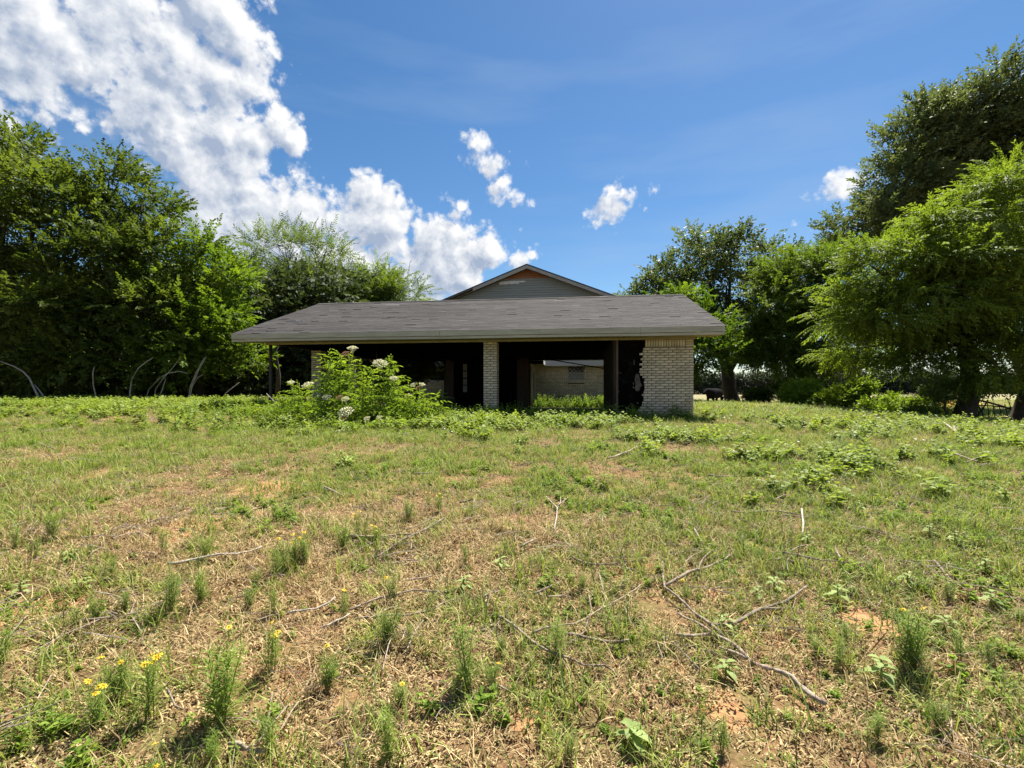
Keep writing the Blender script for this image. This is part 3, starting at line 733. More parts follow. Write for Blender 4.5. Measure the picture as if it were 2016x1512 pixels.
        k = MB(); k.prism([(GU+s*.12, zz(.12)-.03), (GU+s*(e-.05), zz(e-.05)-.03), (GU+s*(e-.05), zz(e-.05)-.004), (GU+s*.12, zz(.12)-.004)][::s], VO+.004, VG-.045); k.build('rake_soffit', M['soffit'], H)
        if s < 0:
            da = abs(hu(932, VO) - GU); k = MB(); k.prism([(GU-da, zz(da)-.15), (GU-e, zz(e)-.15), (GU-e, zz(e)-.004), (GU-da, zz(da)-.004)][::s], VO+.02, VO+.05); k.build('exposed_decking', M['oldwood'], H)
    # hall wing joining carport and house
    wu = hu(1055, VW); wl = hu(880, 9.0)
    k = MB(); k.box((wl, 8.45, -.3), (wu-.05, VW-.04, SB-.03)); k.build('hall_wing', M['mortar'], H)
    bk = MB(); n = int((SB+.25)/BH); wv0, wv1 = 9.35, 10.25
    for i in range(n):
        z = SB - (i+1)*BH; y = 8.45 - (BL/2 if i % 2 else 0)
        while y < VW - .03:
            a, b = max(y, 8.45), min(y + BL - JO, VW-.03); y += BL
            if z > .55 and z < 1.75 and b > wv0 and a < wv1: continue
            if b - a > .03: bk.tone = g.random(); bk.box((wu-.05, a, z), (wu, b, z+h))
    o = bk.build('wing_bricks', M['brick'], H); tag(o, kind='stuff')
    k = MB(); k.box((wu-.045, wv0, .56), (wu-.03, wv1, 1.76)); ww = k.build('window', M['pane'], H)
    for (a, b) in (((wv0, .56), (wv1, .6)), ((wv0, 1.72), (wv1, 1.76)), ((wv0, .6), (wv0+.05, 1.72)), ((wv1-.05, .6), (wv1, 1.72)), (((wv0+wv1)/2-.02, .6), ((wv0+wv1)/2+.02, 1.72))):
        k = MB(); k.box((wu-.029, a[0], a[1]), (wu-.005, b[0], b[1])); k.build('window_frame', M['lattice'], ww)
    k = MB(); k.box((wl-.3, 9.36, SB+.003), (hu(1071, 9.6), VW-.05, SB+.02)); k.build('wing_soffit', M['soffit'], H)
    k = MB(); k.box((hu(1071, 9.6)-.03, 9.36, SB+.021), (hu(1071, 9.6), VW-.05, SB+.2)); k.build('wing_fascia', M['white'], H)
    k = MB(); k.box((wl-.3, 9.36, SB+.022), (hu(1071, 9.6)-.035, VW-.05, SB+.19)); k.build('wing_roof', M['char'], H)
build_house()

# ------------------------------------------------------------------ leaves and trees
def leaf_quads(p, d, nrm, l, w, fold=.15):
    """one rhombic leaf: 4 verts, 1 quad"""
    side = d.cross(nrm).normalized(); nn = side.cross(d).normalized()
    return [p, p + d*l*.45 + side*w*.5 + nn*l*fold*.3, p + d*l - nn*l*fold, p + d*l*.45 - side*w*.5 + nn*l*fold*.3]
def sprig(seed, n=12, ll=.22, lw=.12, ang=55, tilt=.5, droop=.25, cluster=0):
    """twig of unit length along +x with n leaves -> (verts, quads, tone)"""
    r = random.Random(seed); V = []; T = []
    for i in range(n):
        t = (i + .6)/n; p = Vector((t, 0, -droop*t*t*.5)); s = 1 if i % 2 else -1
        a = math.radians(ang + r.uniform(-22, 22)) * (1 - .5*t)
        d = Vector((math.cos(a), s*math.sin(a), r.gauss(0, tilt*.5) - droop*.6)).normalized()
        nrm = Vector((r.gauss(0, tilt), r.gauss(0, tilt), 1)).normalized()
        l = ll*r.uniform(.75, 1.2); V += leaf_quads(p, d, nrm, l, lw*r.uniform(.8, 1.2)); T += [r.gauss(0, .12)]*4
    V = np.array([tuple(v) for v in V]); Q = np.arange(len(V)).reshape(-1, 4)
    return V, Q, np.array(T)
def frond(seed, pairs=5, ll=.30, lw=.085, droop=.5):
    """pinnate leaf with drooping lance-shaped leaflets, two quads each"""
    r = random.Random(seed); V = []; T = []
    def leaflet(p, d, l, w):
        nrm = Vector((0, 0, 1)); side = d.cross(nrm).normalized(); tn = r.gauss(0, .1)
        m1 = p + d*l*.35; m2 = p + d*l*.7 + Vector((0, 0, -l*.13)); tip = p + d*l + Vector((0, 0, -l*.36*droop*1.5)); up = Vector((0, 0, l*.05))
        V.extend([p, m1 + side*w*.5 + up, m2 + side*w*.36 + up, tip]); V.extend([p, tip, m2 - side*w*.36 + up, m1 - side*w*.5 + up]); T.extend([tn]*8)
    for i in range(pairs):
        t = .18 + .8*i/(pairs); p = Vector((t, 0, -droop*t*t*.45))
        for s in (1, -1):
            a = math.radians(58 + r.uniform(-12, 12)); leaflet(p, Vector((math.cos(a), s*math.sin(a), -.25*droop + r.gauss(0, .12))).normalized(), ll*r.uniform(.85, 1.15), lw)
    leaflet(Vector((.98, 0, -droop*.43)), Vector((1, r.gauss(0, .1), -.6*droop)).normalized(), ll*1.1, lw)
    V = np.array([tuple(v) for v in V]); Q = np.arange(len(V)).reshape(-1, 4)
    return V, Q, np.array(T)

def place_sprigs(tmpls, pos, dirs, length, tone, r, upw=1.0):
    """arrays of sprig origins/directions -> joined verts, quads, tone"""
    pos = np.asarray(pos); dirs = np.asarray(dirs); dirs = dirs/np.linalg.norm(dirs, axis=1, keepdims=True)
    n = len(pos); up = np.tile(np.array([0, 0, 1.0]), (n, 1)) * upw + r.normal(0, .35, (n, 3))
    ya = np.cross(up, dirs); ya /= np.linalg.norm(ya, axis=1, keepdims=True) + 1e-9; za = np.cross(dirs, ya)
    Rm = np.stack([dirs, ya, za], -1)                      # columns
    which = r.integers(0, len(tmpls), n); Vs = []; Qs = []; Ts = []; off = 0
    for k, (V, Q, T) in enumerate(tmpls):
        idx = np.nonzero(which == k)[0]
        if not len(idx): continue
        W = np.einsum('nij,mj->nmi', Rm[idx], V) * np.asarray(length)[idx][:, None, None] + pos[idx][:, None, :]
        Vs.append(W.reshape(-1, 3)); m = len(V)
        Qs.append((Q[None] + (np.arange(len(idx))*m)[:, None, None] + off).reshape(-1, 4)); off += len(idx)*m
        Ts.append((T[None] + np.asarray(tone)[idx][:, None]).ravel())
    return np.concatenate(Vs), np.concatenate(Qs), np.clip(np.concatenate(Ts), 0, 1)

TM_BROAD = [sprig(i, 11, .26, .15, 55, .55, .25) for i in range(5)]
TM_OAK = [sprig(20+i, 12, .24, .13, 60, .8, .1) for i in range(5)]
TM_FEATHER = [sprig(40+i, 16, .20, .075, 62, .35, .45) for i in range(5)]
TM_FINE = [sprig(60+i, 16, .17, .055, 60, .5, .2) for i in range(5)]

def lobe_px(px, py, D, rx, rz, ry=None):
    c = at(px, py, D); return (np.array(c), np.array([rx/F*D, (ry if ry else (rx+rz)/2/F*D), rz/F*D]))

def crown_points(lobes, nclump, nsprig, r, flat=.55, rc=.75, fill=.55, updir=.25, spread=1.0, low_cut=-1.0, minc=4):
    P = []; Dn = []; T = []; CL = []
    for (c, rad) in lobes:
        vol = (rad[0]*rad[1]*rad[2])**(1/3); k = max(minc, int(nclump * (vol/2.0)**1.7))
        d = r.normal(0, 1, (k*2, 3)); d /= np.linalg.norm(d, axis=1, keepdims=True); d = d[d[:, 2] > low_cut][:k]; k = len(d)
        f = fill + (1 - fill)*r.random(k)**.6; f *= 1 + r.normal(0, .07, k)
        cc = c + d*f[:, None]*rad
        ctone = r.normal(0, .19, k)
        for j in range(k):
            m = max(3, int(nsprig*r.uniform(.6, 1.4))); s = rc*r.uniform(.6, 1.35)
            o = r.normal(0, 1, (m, 3)); o /= np.linalg.norm(o, axis=1, keepdims=True); o *= (r.random(m)**.5)[:, None]
            o2 = o*np.array([s, s, s*flat])
            P.append(cc[j] + o2); dd = o*np.array([1, 1, .6])*spread + d[j]*.55 + r.normal(0, .35, (m, 3)) + np.array([0, 0, updir]); Dn.append(dd)
            T.append(np.full(m, .48 + ctone[j]) + r.normal(0, .08, m)); CL.append((cc[j], c))
    return np.concatenate(P), np.concatenate(Dn), np.concatenate(T), CL

def bez(a, b, c, n): return [a*(1-t)**2 + b*2*t*(1-t) + c*t*t for t in [i/n for i in range(n+1)]]

def tree(name, label, base, trunk_r, lobes, mat, tm=TM_BROAD, seed=1, nclump=26, nsprig=16, slen=.55, bark='bark', lean=(0, 0), fork=.45,
         group=None, cat='tree', twigs=.6, trunk_pts=None, **kw):
    r = np.random.default_rng(seed); g = random.Random(seed); base = Vector(base)
    root = empty(name, base); tag(root, label, cat, group); b3 = np.array(base)
    P, Dn, T, CL = crown_points(lobes, nclump, nsprig, r, **kw)
    V, Q, tn = place_sprigs(tm, P - b3, Dn, slen*r.uniform(.7, 1.3, len(P)), T, r)
    link('crown', np_mesh('crown', V, Q, M[mat], tn), root)
    mb = MB(); cen = sum((Vector(c) for c, _ in lobes), Vector())/len(lobes)
    top = Vector((base.x*.55 + cen.x*.45 + lean[0], base.y*.55 + cen.y*.45 + lean[1], base.z + (cen.z - base.z)*fork))
    tp = trunk_pts or [base - Vector((0, 0, .3)), base + Vector((0, 0, .12)), base.lerp(top, .35) + Vector((g.uniform(-.1, .1), g.uniform(-.1, .1), 0)), top]
    tp = [Vector(p) for p in tp]; nt = len(tp)
    rads = [trunk_r*1.5, trunk_r*1.15, trunk_r, trunk_r*.8] if nt == 4 else [trunk_r*(1.25 - .5*i/(nt-1)) for i in range(nt)]
    mb.tube([p - base for p in tp], rads, 10)
    top = tp[-1]; tri = {}
    for i, (c, rad) in enumerate(lobes):
        c = Vector(c); s = tp[-2].lerp(top, g.uniform(.45, 1.0)); mid = s.lerp(c, .5) + Vector((g.uniform(-.3, .3), g.uniform(-.3, .3), (c - s).length*.10))
        end = c + Vector((0, 0, rad[2]*.35)); pts = bez(s, mid, end, 6); rr = trunk_r*g.uniform(.38, .55)
        mb.tube([p - base for p in pts], [rr*(1 - .8*k/6) for k in range(7)], 7); tri[tuple(np.round(c, 4))] = pts
    for (q, c) in CL:
        if g.random() > twigs: continue
        pts = tri[tuple(np.round(Vector(c), 4))]; s = pts[g.choice([3, 4, 5, 5, 6])]; e = Vector(q)
        mid = s.lerp(e, .55) + Vector((g.uniform(-.2, .2), g.uniform(-.2, .2), g.uniform(0, .3)))
        mb.tube([p - base for p in bez(s, mid, e, 4)], [.028*(trunk_r/.3)**.5*(1 - .2*k) for k in range(5)], 4, cap=False)
    mb.build('trunk', M[bark], root, True)
    return root
LP = lobe_px
def gbase(px, D): x = (px - CX)/F*D; return (x, D, gzs(x, D))

WOOD = 'trees of the wood beside the yard'
tree('broadleaf_tree', 'tallest dense green tree of the wood left of the carport', gbase(-30, 22), .30,
     [LP(15,330,22,95,80), LP(-110,360,22,120,110), LP(100,420,21,105,95), LP(10,480,20,120,90), LP(-120,540,20,120,110), LP(70,590,19.5,120,85), LP(-60,690,19,110,60), LP(120,700,19.5,95,55)],
     'leafA', seed=11, nclump=36, nsprig=18, slen=.62)
tree('broadleaf_tree', 'dense green tree with two rounded tops in the wood left of the carport', gbase(225, 22.5), .26,
     [LP(215,365,22.5,75,62), LP(280,420,22,55,48), LP(175,440,22,80,70), LP(290,510,21,85,75), LP(190,570,20,100,90), LP(300,630,20,85,75), LP(210,700,19.5,90,50)],
     'leafA', seed=12, nclump=38, nsprig=18, slen=.62)
tree('broadleaf_tree', 'lower green tree at the wood edge nearest the carport roof corner', gbase(395, 22), .22,
     [LP(385,495,22,52,48), LP(415,545,21.5,58,55), LP(350,560,21,70,65), LP(430,625,20.5,58,60), LP(375,660,20,75,60), LP(455,690,21,55,42), LP(330,715,20,70,35)],
     'leafBright', seed=13, nclump=42, nsprig=18, slen=.58)
tree('feathery_tree', 'airy fine-leaved tree rising behind the left end of the carport roof', gbase(590, 30), .22,
     [LP(560,500,30,75,42), LP(640,515,30,48,50), LP(510,555,30,55,55), LP(600,580,29,95,65), LP(670,570,29,40,50), LP(520,650,28,70,65)],
     'leafFeather', TM_FINE, seed=14, nclump=30, nsprig=16, slen=.95, twigs=1.0, flat=.4)
tree('dark_tree', 'very dark bare-limbed tree at the wood edge above the roof corner', gbase(492, 26), .2,
     [LP(490,540,26,35,40), LP(480,610,26,45,55), LP(520,690,25,60,45)], 'leafDark', TM_OAK, seed=15, nclump=14, nsprig=12, slen=.6, twigs=1.0)
tree('yellow_green_tree', 'rounded yellow-green tree behind the carport ridge, left of the gable', gbase(745, 33), .2,
     [LP(735,570,31,58,42), LP(795,582,31,42,36), LP(690,575,31,30,30), LP(695,600,32,40,40), LP(745,640,33,70,45), LP(760,560,33,25,18)], 'leafYellow', TM_FEATHER, seed=16, nclump=50, nsprig=17, slen=.75)
tree('small_tree', 'treetop barely showing over the ridge just left of the gable', gbase(842, 38), .1,
     [LP(842,600,38,18,14), LP(850,650,38,30,30)], 'leafBright', TM_FINE, seed=17, nclump=24, nsprig=12, slen=.5)
tree('courtyard_shrub_tree', 'dark leafy shrub growing over the wall seen through the carport', gbase(822, 22.9), .07,
     [LP(818,715,22.9,34,26,.5), LP(850,716,22.9,26,24,.5), LP(800,735,22.6,28,28,.5)], 'leafA', seed=18, nclump=60, nsprig=22, slen=.3, rc=.35, cat='shrub', minc=30)

tree('spreading_oak', 'broad grey-green oak with stout trunk and visible limbs beside the black cow', gbase(1443, 31), .42,
     [LP(1380,505,31,42,50), LP(1440,500,31,45,48), LP(1505,525,31,45,46), LP(1315,550,31,48,35), LP(1280,590,31,40,25), LP(1345,580,30,45,40), LP(1430,580,31,60,48), LP(1520,590,31,45,55), LP(1470,650,30,60,40), LP(1400,650,31,50,40), LP(1520,690,30,55,40), LP(1360,640,31,30,45)],
     'leafGrey', TM_OAK, seed=21, nclump=25, nsprig=17, slen=.85, twigs=1.0, fork=.42, rc=.6)
tree('light_green_tree', 'leafy light green tree standing just past the right wall of the carport', gbase(1350, 25), .14,
     [LP(1395,640,25,30,38), LP(1425,690,24.5,32,30), LP(1385,700,24,28,35), LP(1340,590,26,38,22), LP(1440,655,25,22,25)],
     'leafBright', seed=22, nclump=44, nsprig=18, slen=.6, rc=.6)
tree('bright_tree', 'bright green tree between the oak and the pasture bushes', gbase(1575, 26.5), .22,
     [LP(1665,590,26,60,60), LP(1600,720,26,70,10), LP(1540,715,25.5,50,12), LP(1680,720,26,50,10), LP(1610,560,26,60,60), LP(1640,685,26,48,22), LP(1500,640,25.5,32,40), LP(1570,530,26.5,50,38), LP(1620,505,26.5,50,32), LP(1655,550,26.5,55,50), LP(1540,555,26,45,40), LP(1650,640,26.5,60,55), LP(1490,660,25.5,30,40), LP(1530,600,26,48,42), LP(1600,590,26.5,50,50), LP(1520,670,25.5,45,42), LP(1580,665,25.5,50,40), LP(1625,695,25.5,45,16), LP(1510,690,25.5,35,20)],
     'leafYellow', TM_FEATHER, seed=23, nclump=20, nsprig=46, slen=.72, rc=1.0, flat=.2, fill=.35, updir=0)
tree('dark_oak', 'tall dark green oak towering over the bright tree by the iron gate', gbase(2045, 30), .42,
     [LP(1975,235,30,95,90), LP(1880,260,30,80,75), LP(2080,240,30,110,110), LP(1810,350,29.5,85,75), LP(1930,370,30,110,85), LP(2060,400,30,120,100), LP(1730,430,29,62,42), LP(1675,455,29,45,22), LP(1870,460,29.5,95,55), LP(1770,390,29.5,75,60), LP(1900,300,30,90,80), LP(2010,300,29.5,100,90), LP(1790,285,30,50,55), LP(1840,230,30,50,40), LP(1945,190,30,60,50), LP(1990,500,29,110,70), LP(1640,480,29,28,12)],
     'leafOak', TM_OAK, seed=24, nclump=27, nsprig=19, slen=.85, twigs=.9, rc=.7)
tree('bright_locust_tree', 'bright yellow-green tree with layered drooping sprays beside the iron gate', gbase(1907, 18), .30,
     [LP(1785,500,18,88,42), LP(1880,440,18,75,55), LP(1985,400,18,85,75), LP(1715,540,18,50,48), LP(1690,610,19,45,50), LP(1700,690,19.5,55,14), LP(1800,715,18.5,60,9), LP(1830,570,17.5,90,60), LP(1950,560,17,95,60), LP(1730,615,18,65,50), LP(1830,630,18,80,40), LP(1960,640,17,70,40), LP(2080,520,17,90,110), LP(1740,670,19,75,22), LP(2050,690,16.5,60,20), LP(1880,520,17,90,50), LP(1870,690,18,60,14), LP(1975,735,16.5,35,6)],
     'leafYellow', TM_FEATHER, seed=25, nclump=22, nsprig=54, slen=.70, rc=1.0, flat=.17, updir=-.05, fill=.35,
     trunk_pts=[gbase(1907, 18), Vector(at(1898,815,18)), Vector(at(1912,770,18)), Vector(at(1908,720,18)), Vector(at(1890,640,18))])
tree('forked_trunk_tree', 'thick dark trunk at the far end of the iron gate', gbase(2012, 17.5), .3,
     [LP(2030,600,17.5,60,50), LP(2090,640,17.5,70,60)], 'leafBright', TM_FEATHER, seed=26, nclump=34, nsprig=16, slen=.7, fork=.7)
# bare-stemmed sapling by the big trunk
def sapling():
    D = 17.6; base = Vector(gbase(1874, D)); root = empty('sapling', base); tag(root, 'thin dark sapling with curved forked stems against the pasture', 'sapling')
    m = MB()
    def br(pts, r0, r1):
        ps = [at(x, y, D) - base for x, y in pts]; n = len(ps); m.tube(ps, [r0 + (r1-r0)*i/(n-1) for i in range(n)], 6)
    br([(1876,828),(1866,818),(1860,805),(1860,792),(1863,784)], .045, .04)
    br([(1863,785),(1850,783),(1838,778),(1828,765),(1820,748),(1814,735)], .03, .012)
    br([(1863,786),(1864,775),(1862,766),(1856,758),(1857,745),(1862,730)], .03, .012)
    br([(1864,776),(1872,768),(1882,760),(1892,750),(1900,738)], .025, .01)
    br([(1863,788),(1880,785),(1895,780),(1905,776),(1918,773)], .04, .02)
    br([(1862,767),(1868,760),(1875,752)], .015, .008)
    m.build('stem', M['bark'], root, True)
    r = np.random.default_rng(4); L_ = [LP(1850,765,D,24,12,.5), LP(1880,770,D,22,14,.5), LP(1830,790,D,10,8,.4), LP(1825,735,D,25,10,.5), LP(1875,735,D,30,12,.5)]
    P, Dn, T, _ = crown_points(L_, 120, 10, r, rc=.22, minc=14)
    V, Q, tn = place_sprigs(TM_FEATHER, P - np.array(base), Dn, .3*r.uniform(.7, 1.2, len(P)), T, r); link('foliage', np_mesh('foliage', V, Q, M['leafShrub'], tn), root)
sapling()

# mass of undergrowth and wood behind the left trees, and the far tree line
def mass(name, label, cat, boxes, mat, n, ll, seed, tm=TM_BROAD, kind='stuff'):
    r = np.random.default_rng(seed); Ps = []; 
    for (x0, x1, y0, y1, h0, h1, w) in boxes:
        k = int(n*w); x = r.uniform(x0, x1, k); y = r.uniform(y0, y1, k); top = h0 + (h1-h0)*fbm(vn2, x, y, 5.0)*1.2
        z = gz(x, y) + top*r.random(k)**.8; Ps.append(np.stack([x, y, z], 1))
    P = np.concatenate(Ps); Dn = r.normal(0, 1, P.shape) + np.array([0, -.3, .3])
    T = .45 + .5*(fbm(vn3, P[:, 0], P[:, 2] + P[:, 1]*.3, 1.6) - .5) + r.normal(0, .08, len(P))
    V, Q, tn = place_sprigs(tm, P, Dn, ll*r.uniform(.7, 1.3, len(P)), T, r)
    o = link(name, np_mesh(name, V, Q, M[mat], tn)); tag(o, label, cat, kind=kind); return o
mass('woodland', 'dark shaded woodland filling the background behind the left trees', 'woodland',
     [(-48, -9, 25, 30, 5.0, 8.0, 1.0), (-52, -9, 30, 44, 5, 9, .9), (-30, -12.5, 22.5, 25, .8, 2.6, .45), (-14, -2, 27, 34, 3.0, 5.5, .25)], 'leafDark', 8000, 1.2, 31)
mass('far_tree_line', 'hazy dark tree line along the far edge of the pasture', 'tree line',
     [(60, 430, 285, 297, 8, 13, 1.0)], 'leafFar', 20000, 3.6, 32)
# individual trunks in the dark of the wood
for i, (px, D, h, rr) in enumerate([(150,24,5,.16),(205,25.5,5,.12),(330,24,4.5,.13),(452,24,4,.14),(60,23.5,5,.15),(545,22,3.2,.10)]):
    b = Vector(gbase(px, D)); m = MB(); g = random.Random(100+i)
    m.tube([Vector((0,0,-.2)), Vector((g.uniform(-.1,.1),0,h*.35)), Vector((g.uniform(-.3,.3),0,h*.7)), Vector((g.uniform(-.6,.6),.1,h))], [rr*1.2, rr, rr*.85, rr*.6], 8)
    o = m.build('tree_trunk', M['bark'], None, True, b); tag(o, 'slender dark trunk standing in the shade of the wood', 'trunk', 'slender trunks in the wood')

# ------------------------------------------------------------------ bushes and fence posts at the pasture edge
def bush(name, label, px, py_base, D, lobes, mat, seed, tm=TM_BROAD, nclump=70, nsprig=14, slen=.30, rc=.2, group=None, **kw):
    return tree(name, label, gbase(px, D), .05, lobes, mat, tm, seed, nclump, nsprig, slen, group=group, cat='bush', rc=rc, minc=30, twigs=.3, **kw)
bush('bush', 'low dark bush near the fence post in the pasture', 1494, 787, 27, [LP(1485,781,27,14,7), LP(1502,780,27,13,8)], 'leafShrub', 41)
bush('bush', 'rounded pale-topped bush between the bright tree and the leaning post', 1583, 790, 23, [LP(1580,764,23,24,12), LP(1565,778,23,18,12), LP(1598,778,23,18,12), LP(1583,786,23,28,9)], 'leafElder', 42, nclump=60)
bush('bush', 'small spindly shrub left of the rounded bush', 1542, 787, 28, [LP(1540,766,28,14,6), LP(1548,780,28,8,6)], 'leafShrub', 43)
bush('vine_bush', 'vine-covered thicket climbing the leaning dark post', 1662, 800, 21.5, [LP(1655,780,21.5,24,14), LP(1685,774,21.5,18,12), LP(1635,790,21.5,25,10), LP(1672,795,21.5,30,10), LP(1700,762,21.5,14,8)], 'leafElder', 44, nclump=65)
bush('bush', 'low spreading green bush in front of the hayfield', 1750, 812, 20.5, [LP(1715,800,20.5,30,12), LP(1765,798,20.5,32,14), LP(1805,805,20,22,12), LP(1740,812,20,40,9)], 'leafElder', 45, nclump=60)
bush('bush', 'shady low bush at the edge of the tree shade', 1830, 822, 18.5, [LP(1815,820,18.5,28,8), LP(1848,822,18.5,20,8)], 'leafShrub', 46)
bush('bush', 'rounded bush in the pasture behind the sapling', 1862, 790, 27, [LP(1855,772,27,35,15), LP(1895,768,27,30,16), LP(1830,785,27,14,9)], 'leafShrub', 47, nclump=50)
b = at(1683, 806, 21.3); m = MB(); m.tube([b - b + Vector((0,0,-.3)), at(1676,785,21.3) - b, at(1669,757,21.3) - b], [.055,.05,.04], 6); o = m.build('leaning_post', M['fencewood'], None, True, b); tag(o, 'dark leaning post sticking out of the vines', 'post')
for (px, py0, py1, D, lab) in [(1513,788,775,30,'short fence post past the low dark bush'), (1462,783,775,36,'short fence post beside the oak trunk'), (1715,806,790,22,'grey post at the hayfield edge by the low spreading bush'), (1903,826,762,19.5,'fence post behind the big trunk by the gate')]:
    b = Vector(gbase(px, D)); top = at(px, py1, D); m = MB(); m.tube([Vector((0,0,-.3)), Vector((.02,0,max(top.z - b.z, .5)))], [.06,.05], 6); o = m.build('fence_post', M['fencewood'], None, True, b); tag(o, lab, 'fence post')

# iron rack/gate leaning between the two trunks
def gate():
    D = 17.9; A = at(1921, 834, D); root = empty('iron_gate', A); tag(root, 'dark iron gate with upright bars set between two tree trunks', 'gate')
    def seg(name, pts, r):
        m = MB(); m.tube([at(x, y, D) - A for x, y in pts], r, 6); m.build(name, M['iron'], root)
    seg('top_rail', [(1921,798),(1950,799),(1980,802),(2002,803)], .022)
    seg('bottom_rail', [(1916,819),(1940,822),(1970,823),(2003,819)], .026)
    seg('brace', [(1921,790),(1935,815),(1938,826)], .028); seg('brace', [(1945,787),(1935,805),(1923,818)], .026); seg('brace', [(1920,802),(1932,818)], .02)
    seg('slanting_bar', [(1922,787),(1945,792),(1975,800),(1990,806),(2003,816)], .034)
    for (x, x2, yt) in [(1933,1934,794),(1944,1947,794),(1955,1959,797),(1967,1972,800),(1978,1984,796),(1986,1998,791)]: seg('upright_bar', [(x, yt), ((x+x2)/2, 808), (x2, 823)], .017)
    for x in (1926, 1996): seg('gate_leg', [(x, 819), (x+1, 842)], .028)
    seg('cross_pipe', [(1921,783),(1946,784)], .02)
gate()

# ------------------------------------------------------------------ cows
def cow(name, label, loc, rz, s, mat):
    root = empty(name, loc, rz); tag(root, label, 'cow')
    sk = [((.95,0,1.12),.30,.34),((.55,0,1.08),.36,.40),((0,0,1.02),.37,.42),((-.55,0,1.08),.34,.38),((-.92,0,1.14),.25,.28),
          ((1.25,0,1.22),.19,.26),((1.5,0,1.28),.14,.19),((1.72,0,1.17),.13,.14),((1.95,0,1.02),.095,.10)]
    ed = [(0,1),(1,2),(2,3),(3,4),(0,5),(5,6),(6,7),(7,8)]
    def leg(x, y, top, hind):
        i = len(sk)
        if hind: pts = [((x,y*1.0,.85),.17,.20),((x+.10,y,.62),.11,.13),((x-.10,y,.40),.065,.075),((x-.04,y,.10),.05,.05),((x+.02,y,.03),.06,.06)]
        else: pts = [((x,y,.82),.13,.16),((x+.03,y,.60),.085,.095),((x,y,.38),.06,.065),((x,y,.10),.045,.045),((x+.05,y,.03),.06,.06)]
        sk.extend(pts); ed.append((top, i)); ed.extend((i+k, i+k+1) for k in range(4))
    leg(.78,.20,0,False); leg(.78,-.20,0,False); leg(-.80,.20,3,True); leg(-.74,-.20,3,True)
    me = bpy.data.meshes.new('body'); me.from_pydata([p for p,_,_ in sk], ed, []); me.materials.append(M[mat])
    o = link('body', me, root); md = o.modifiers.new('skin', 'SKIN'); md.use_smooth_shade = True
    for i, (_, a, b) in enumerate(sk): me.skin_vertices[0].data[i].radius = (a, b)
    me.skin_vertices[0].data[2].use_root = True
    sd_ = o.modifiers.new('sub', 'SUBSURF'); sd_.levels = 2; sd_.render_levels = 2
    for s_ in (1, -1):
        m = MB(); m.tube([(1.58, s_*.1, 1.30), (1.52, s_*.24, 1.32), (1.50, s_*.34, 1.26)], [.03,.06,.015], 6); m.build('ear', M[mat], root, True)
    m = MB(); m.tube([(-1.02,0,1.28),(-1.17,.02,1.12),(-1.2,.03,.75),(-1.18,.03,.45)], [.045,.03,.025,.02], 6); tl = m.build('tail', M[mat], root, True)
    m = MB(); m.tube([(-1.18,.03,.48),(-1.19,.03,.32),(-1.17,.03,.2)], [.03,.05,.01], 6); m.build('tail_tuft', M[mat], tl, True)
    root.scale = (s, s, s); return root
def cow_at(px, D): x = (px-CX)/F*D; return (x, D, gzs(x, D))
cow('cow', 'black cow standing beside the oak trunk, past the carport wall', (cow_at(1408, 38)[0], 38, at(0, 765.5, 38).z - 1.42*1.02), math.pi + .75, 1.02, 'cowblack')
cow('cow', 'small reddish-brown cow far out in the pasture', cow_at(1473, 118), .1, .95, 'cowbrown')

# ------------------------------------------------------------------ scattered ground plants (stuff)
def template_coll(name, meshes):
    c = bpy.data.collections.new(name)
    for i, me in enumerate(meshes): c.objects.link(bpy.data.objects.new('%s_%02d' % (name, i), me))
    return c
def scatter(name, label, cat, meshes, P, scl, seed, tiltamt=.15, parent=None):
    r = np.random.default_rng(seed); n = len(P)
    me = bpy.data.meshes.new(name); me.vertices.add(n); me.vertices.foreach_set('co', np.ascontiguousarray(P, dtype=np.float32).ravel())
    rot = np.stack([r.normal(0, tiltamt, n), r.normal(0, tiltamt, n), r.uniform(0, 6.283, n)], 1).astype(np.float32)
    me.attributes.new('rot', 'FLOAT_VECTOR', 'POINT').data.foreach_set('vector', rot.ravel())
    me.attributes.new('scl', 'FLOAT', 'POINT').data.foreach_set('value', np.asarray(scl, dtype=np.float32))
    me.attributes.new('idx', 'INT', 'POINT').data.foreach_set('value', r.integers(0, len(meshes), n).astype(np.int32))
    o = link(name, me, parent); c = template_coll(name + '_kinds', meshes)
    g = bpy.data.node_groups.new(name, 'GeometryNodeTree'); g.interface.new_socket('Geometry', in_out='INPUT', socket_type='NodeSocketGeometry'); g.interface.new_socket('Geometry', in_out='OUTPUT', socket_type='NodeSocketGeometry')
    N = g.nodes; L = g.links; gi = N.new('NodeGroupInput'); go = N.new('NodeGroupOutput'); ip = N.new('GeometryNodeInstanceOnPoints'); ci = N.new('GeometryNodeCollectionInfo')
    ci.inputs['Collection'].default_value = c; ci.inputs['Separate Children'].default_value = True; ci.inputs['Reset Children'].default_value = True
    L.new(gi.outputs[0], ip.inputs['Points']); L.new(ci.outputs[0], ip.inputs['Instance']); ip.inputs['Pick Instance'].default_value = True
    for nm, ty, sock in (('rot', 'FLOAT_VECTOR', 'Rotation'), ('scl', 'FLOAT', 'Scale'), ('idx', 'INT', 'Instance Index')):
        a = N.new('GeometryNodeInputNamedAttribute'); a.data_type = ty; a.inputs['Name'].default_value = nm; L.new(a.outputs['Attribute'], ip.inputs[sock])
    L.new(ip.outputs[0], go.inputs[0]); md = o.modifiers.new('scatter', 'NODES'); md.node_group = g
    tag(o, label, cat, kind='stuff'); return o

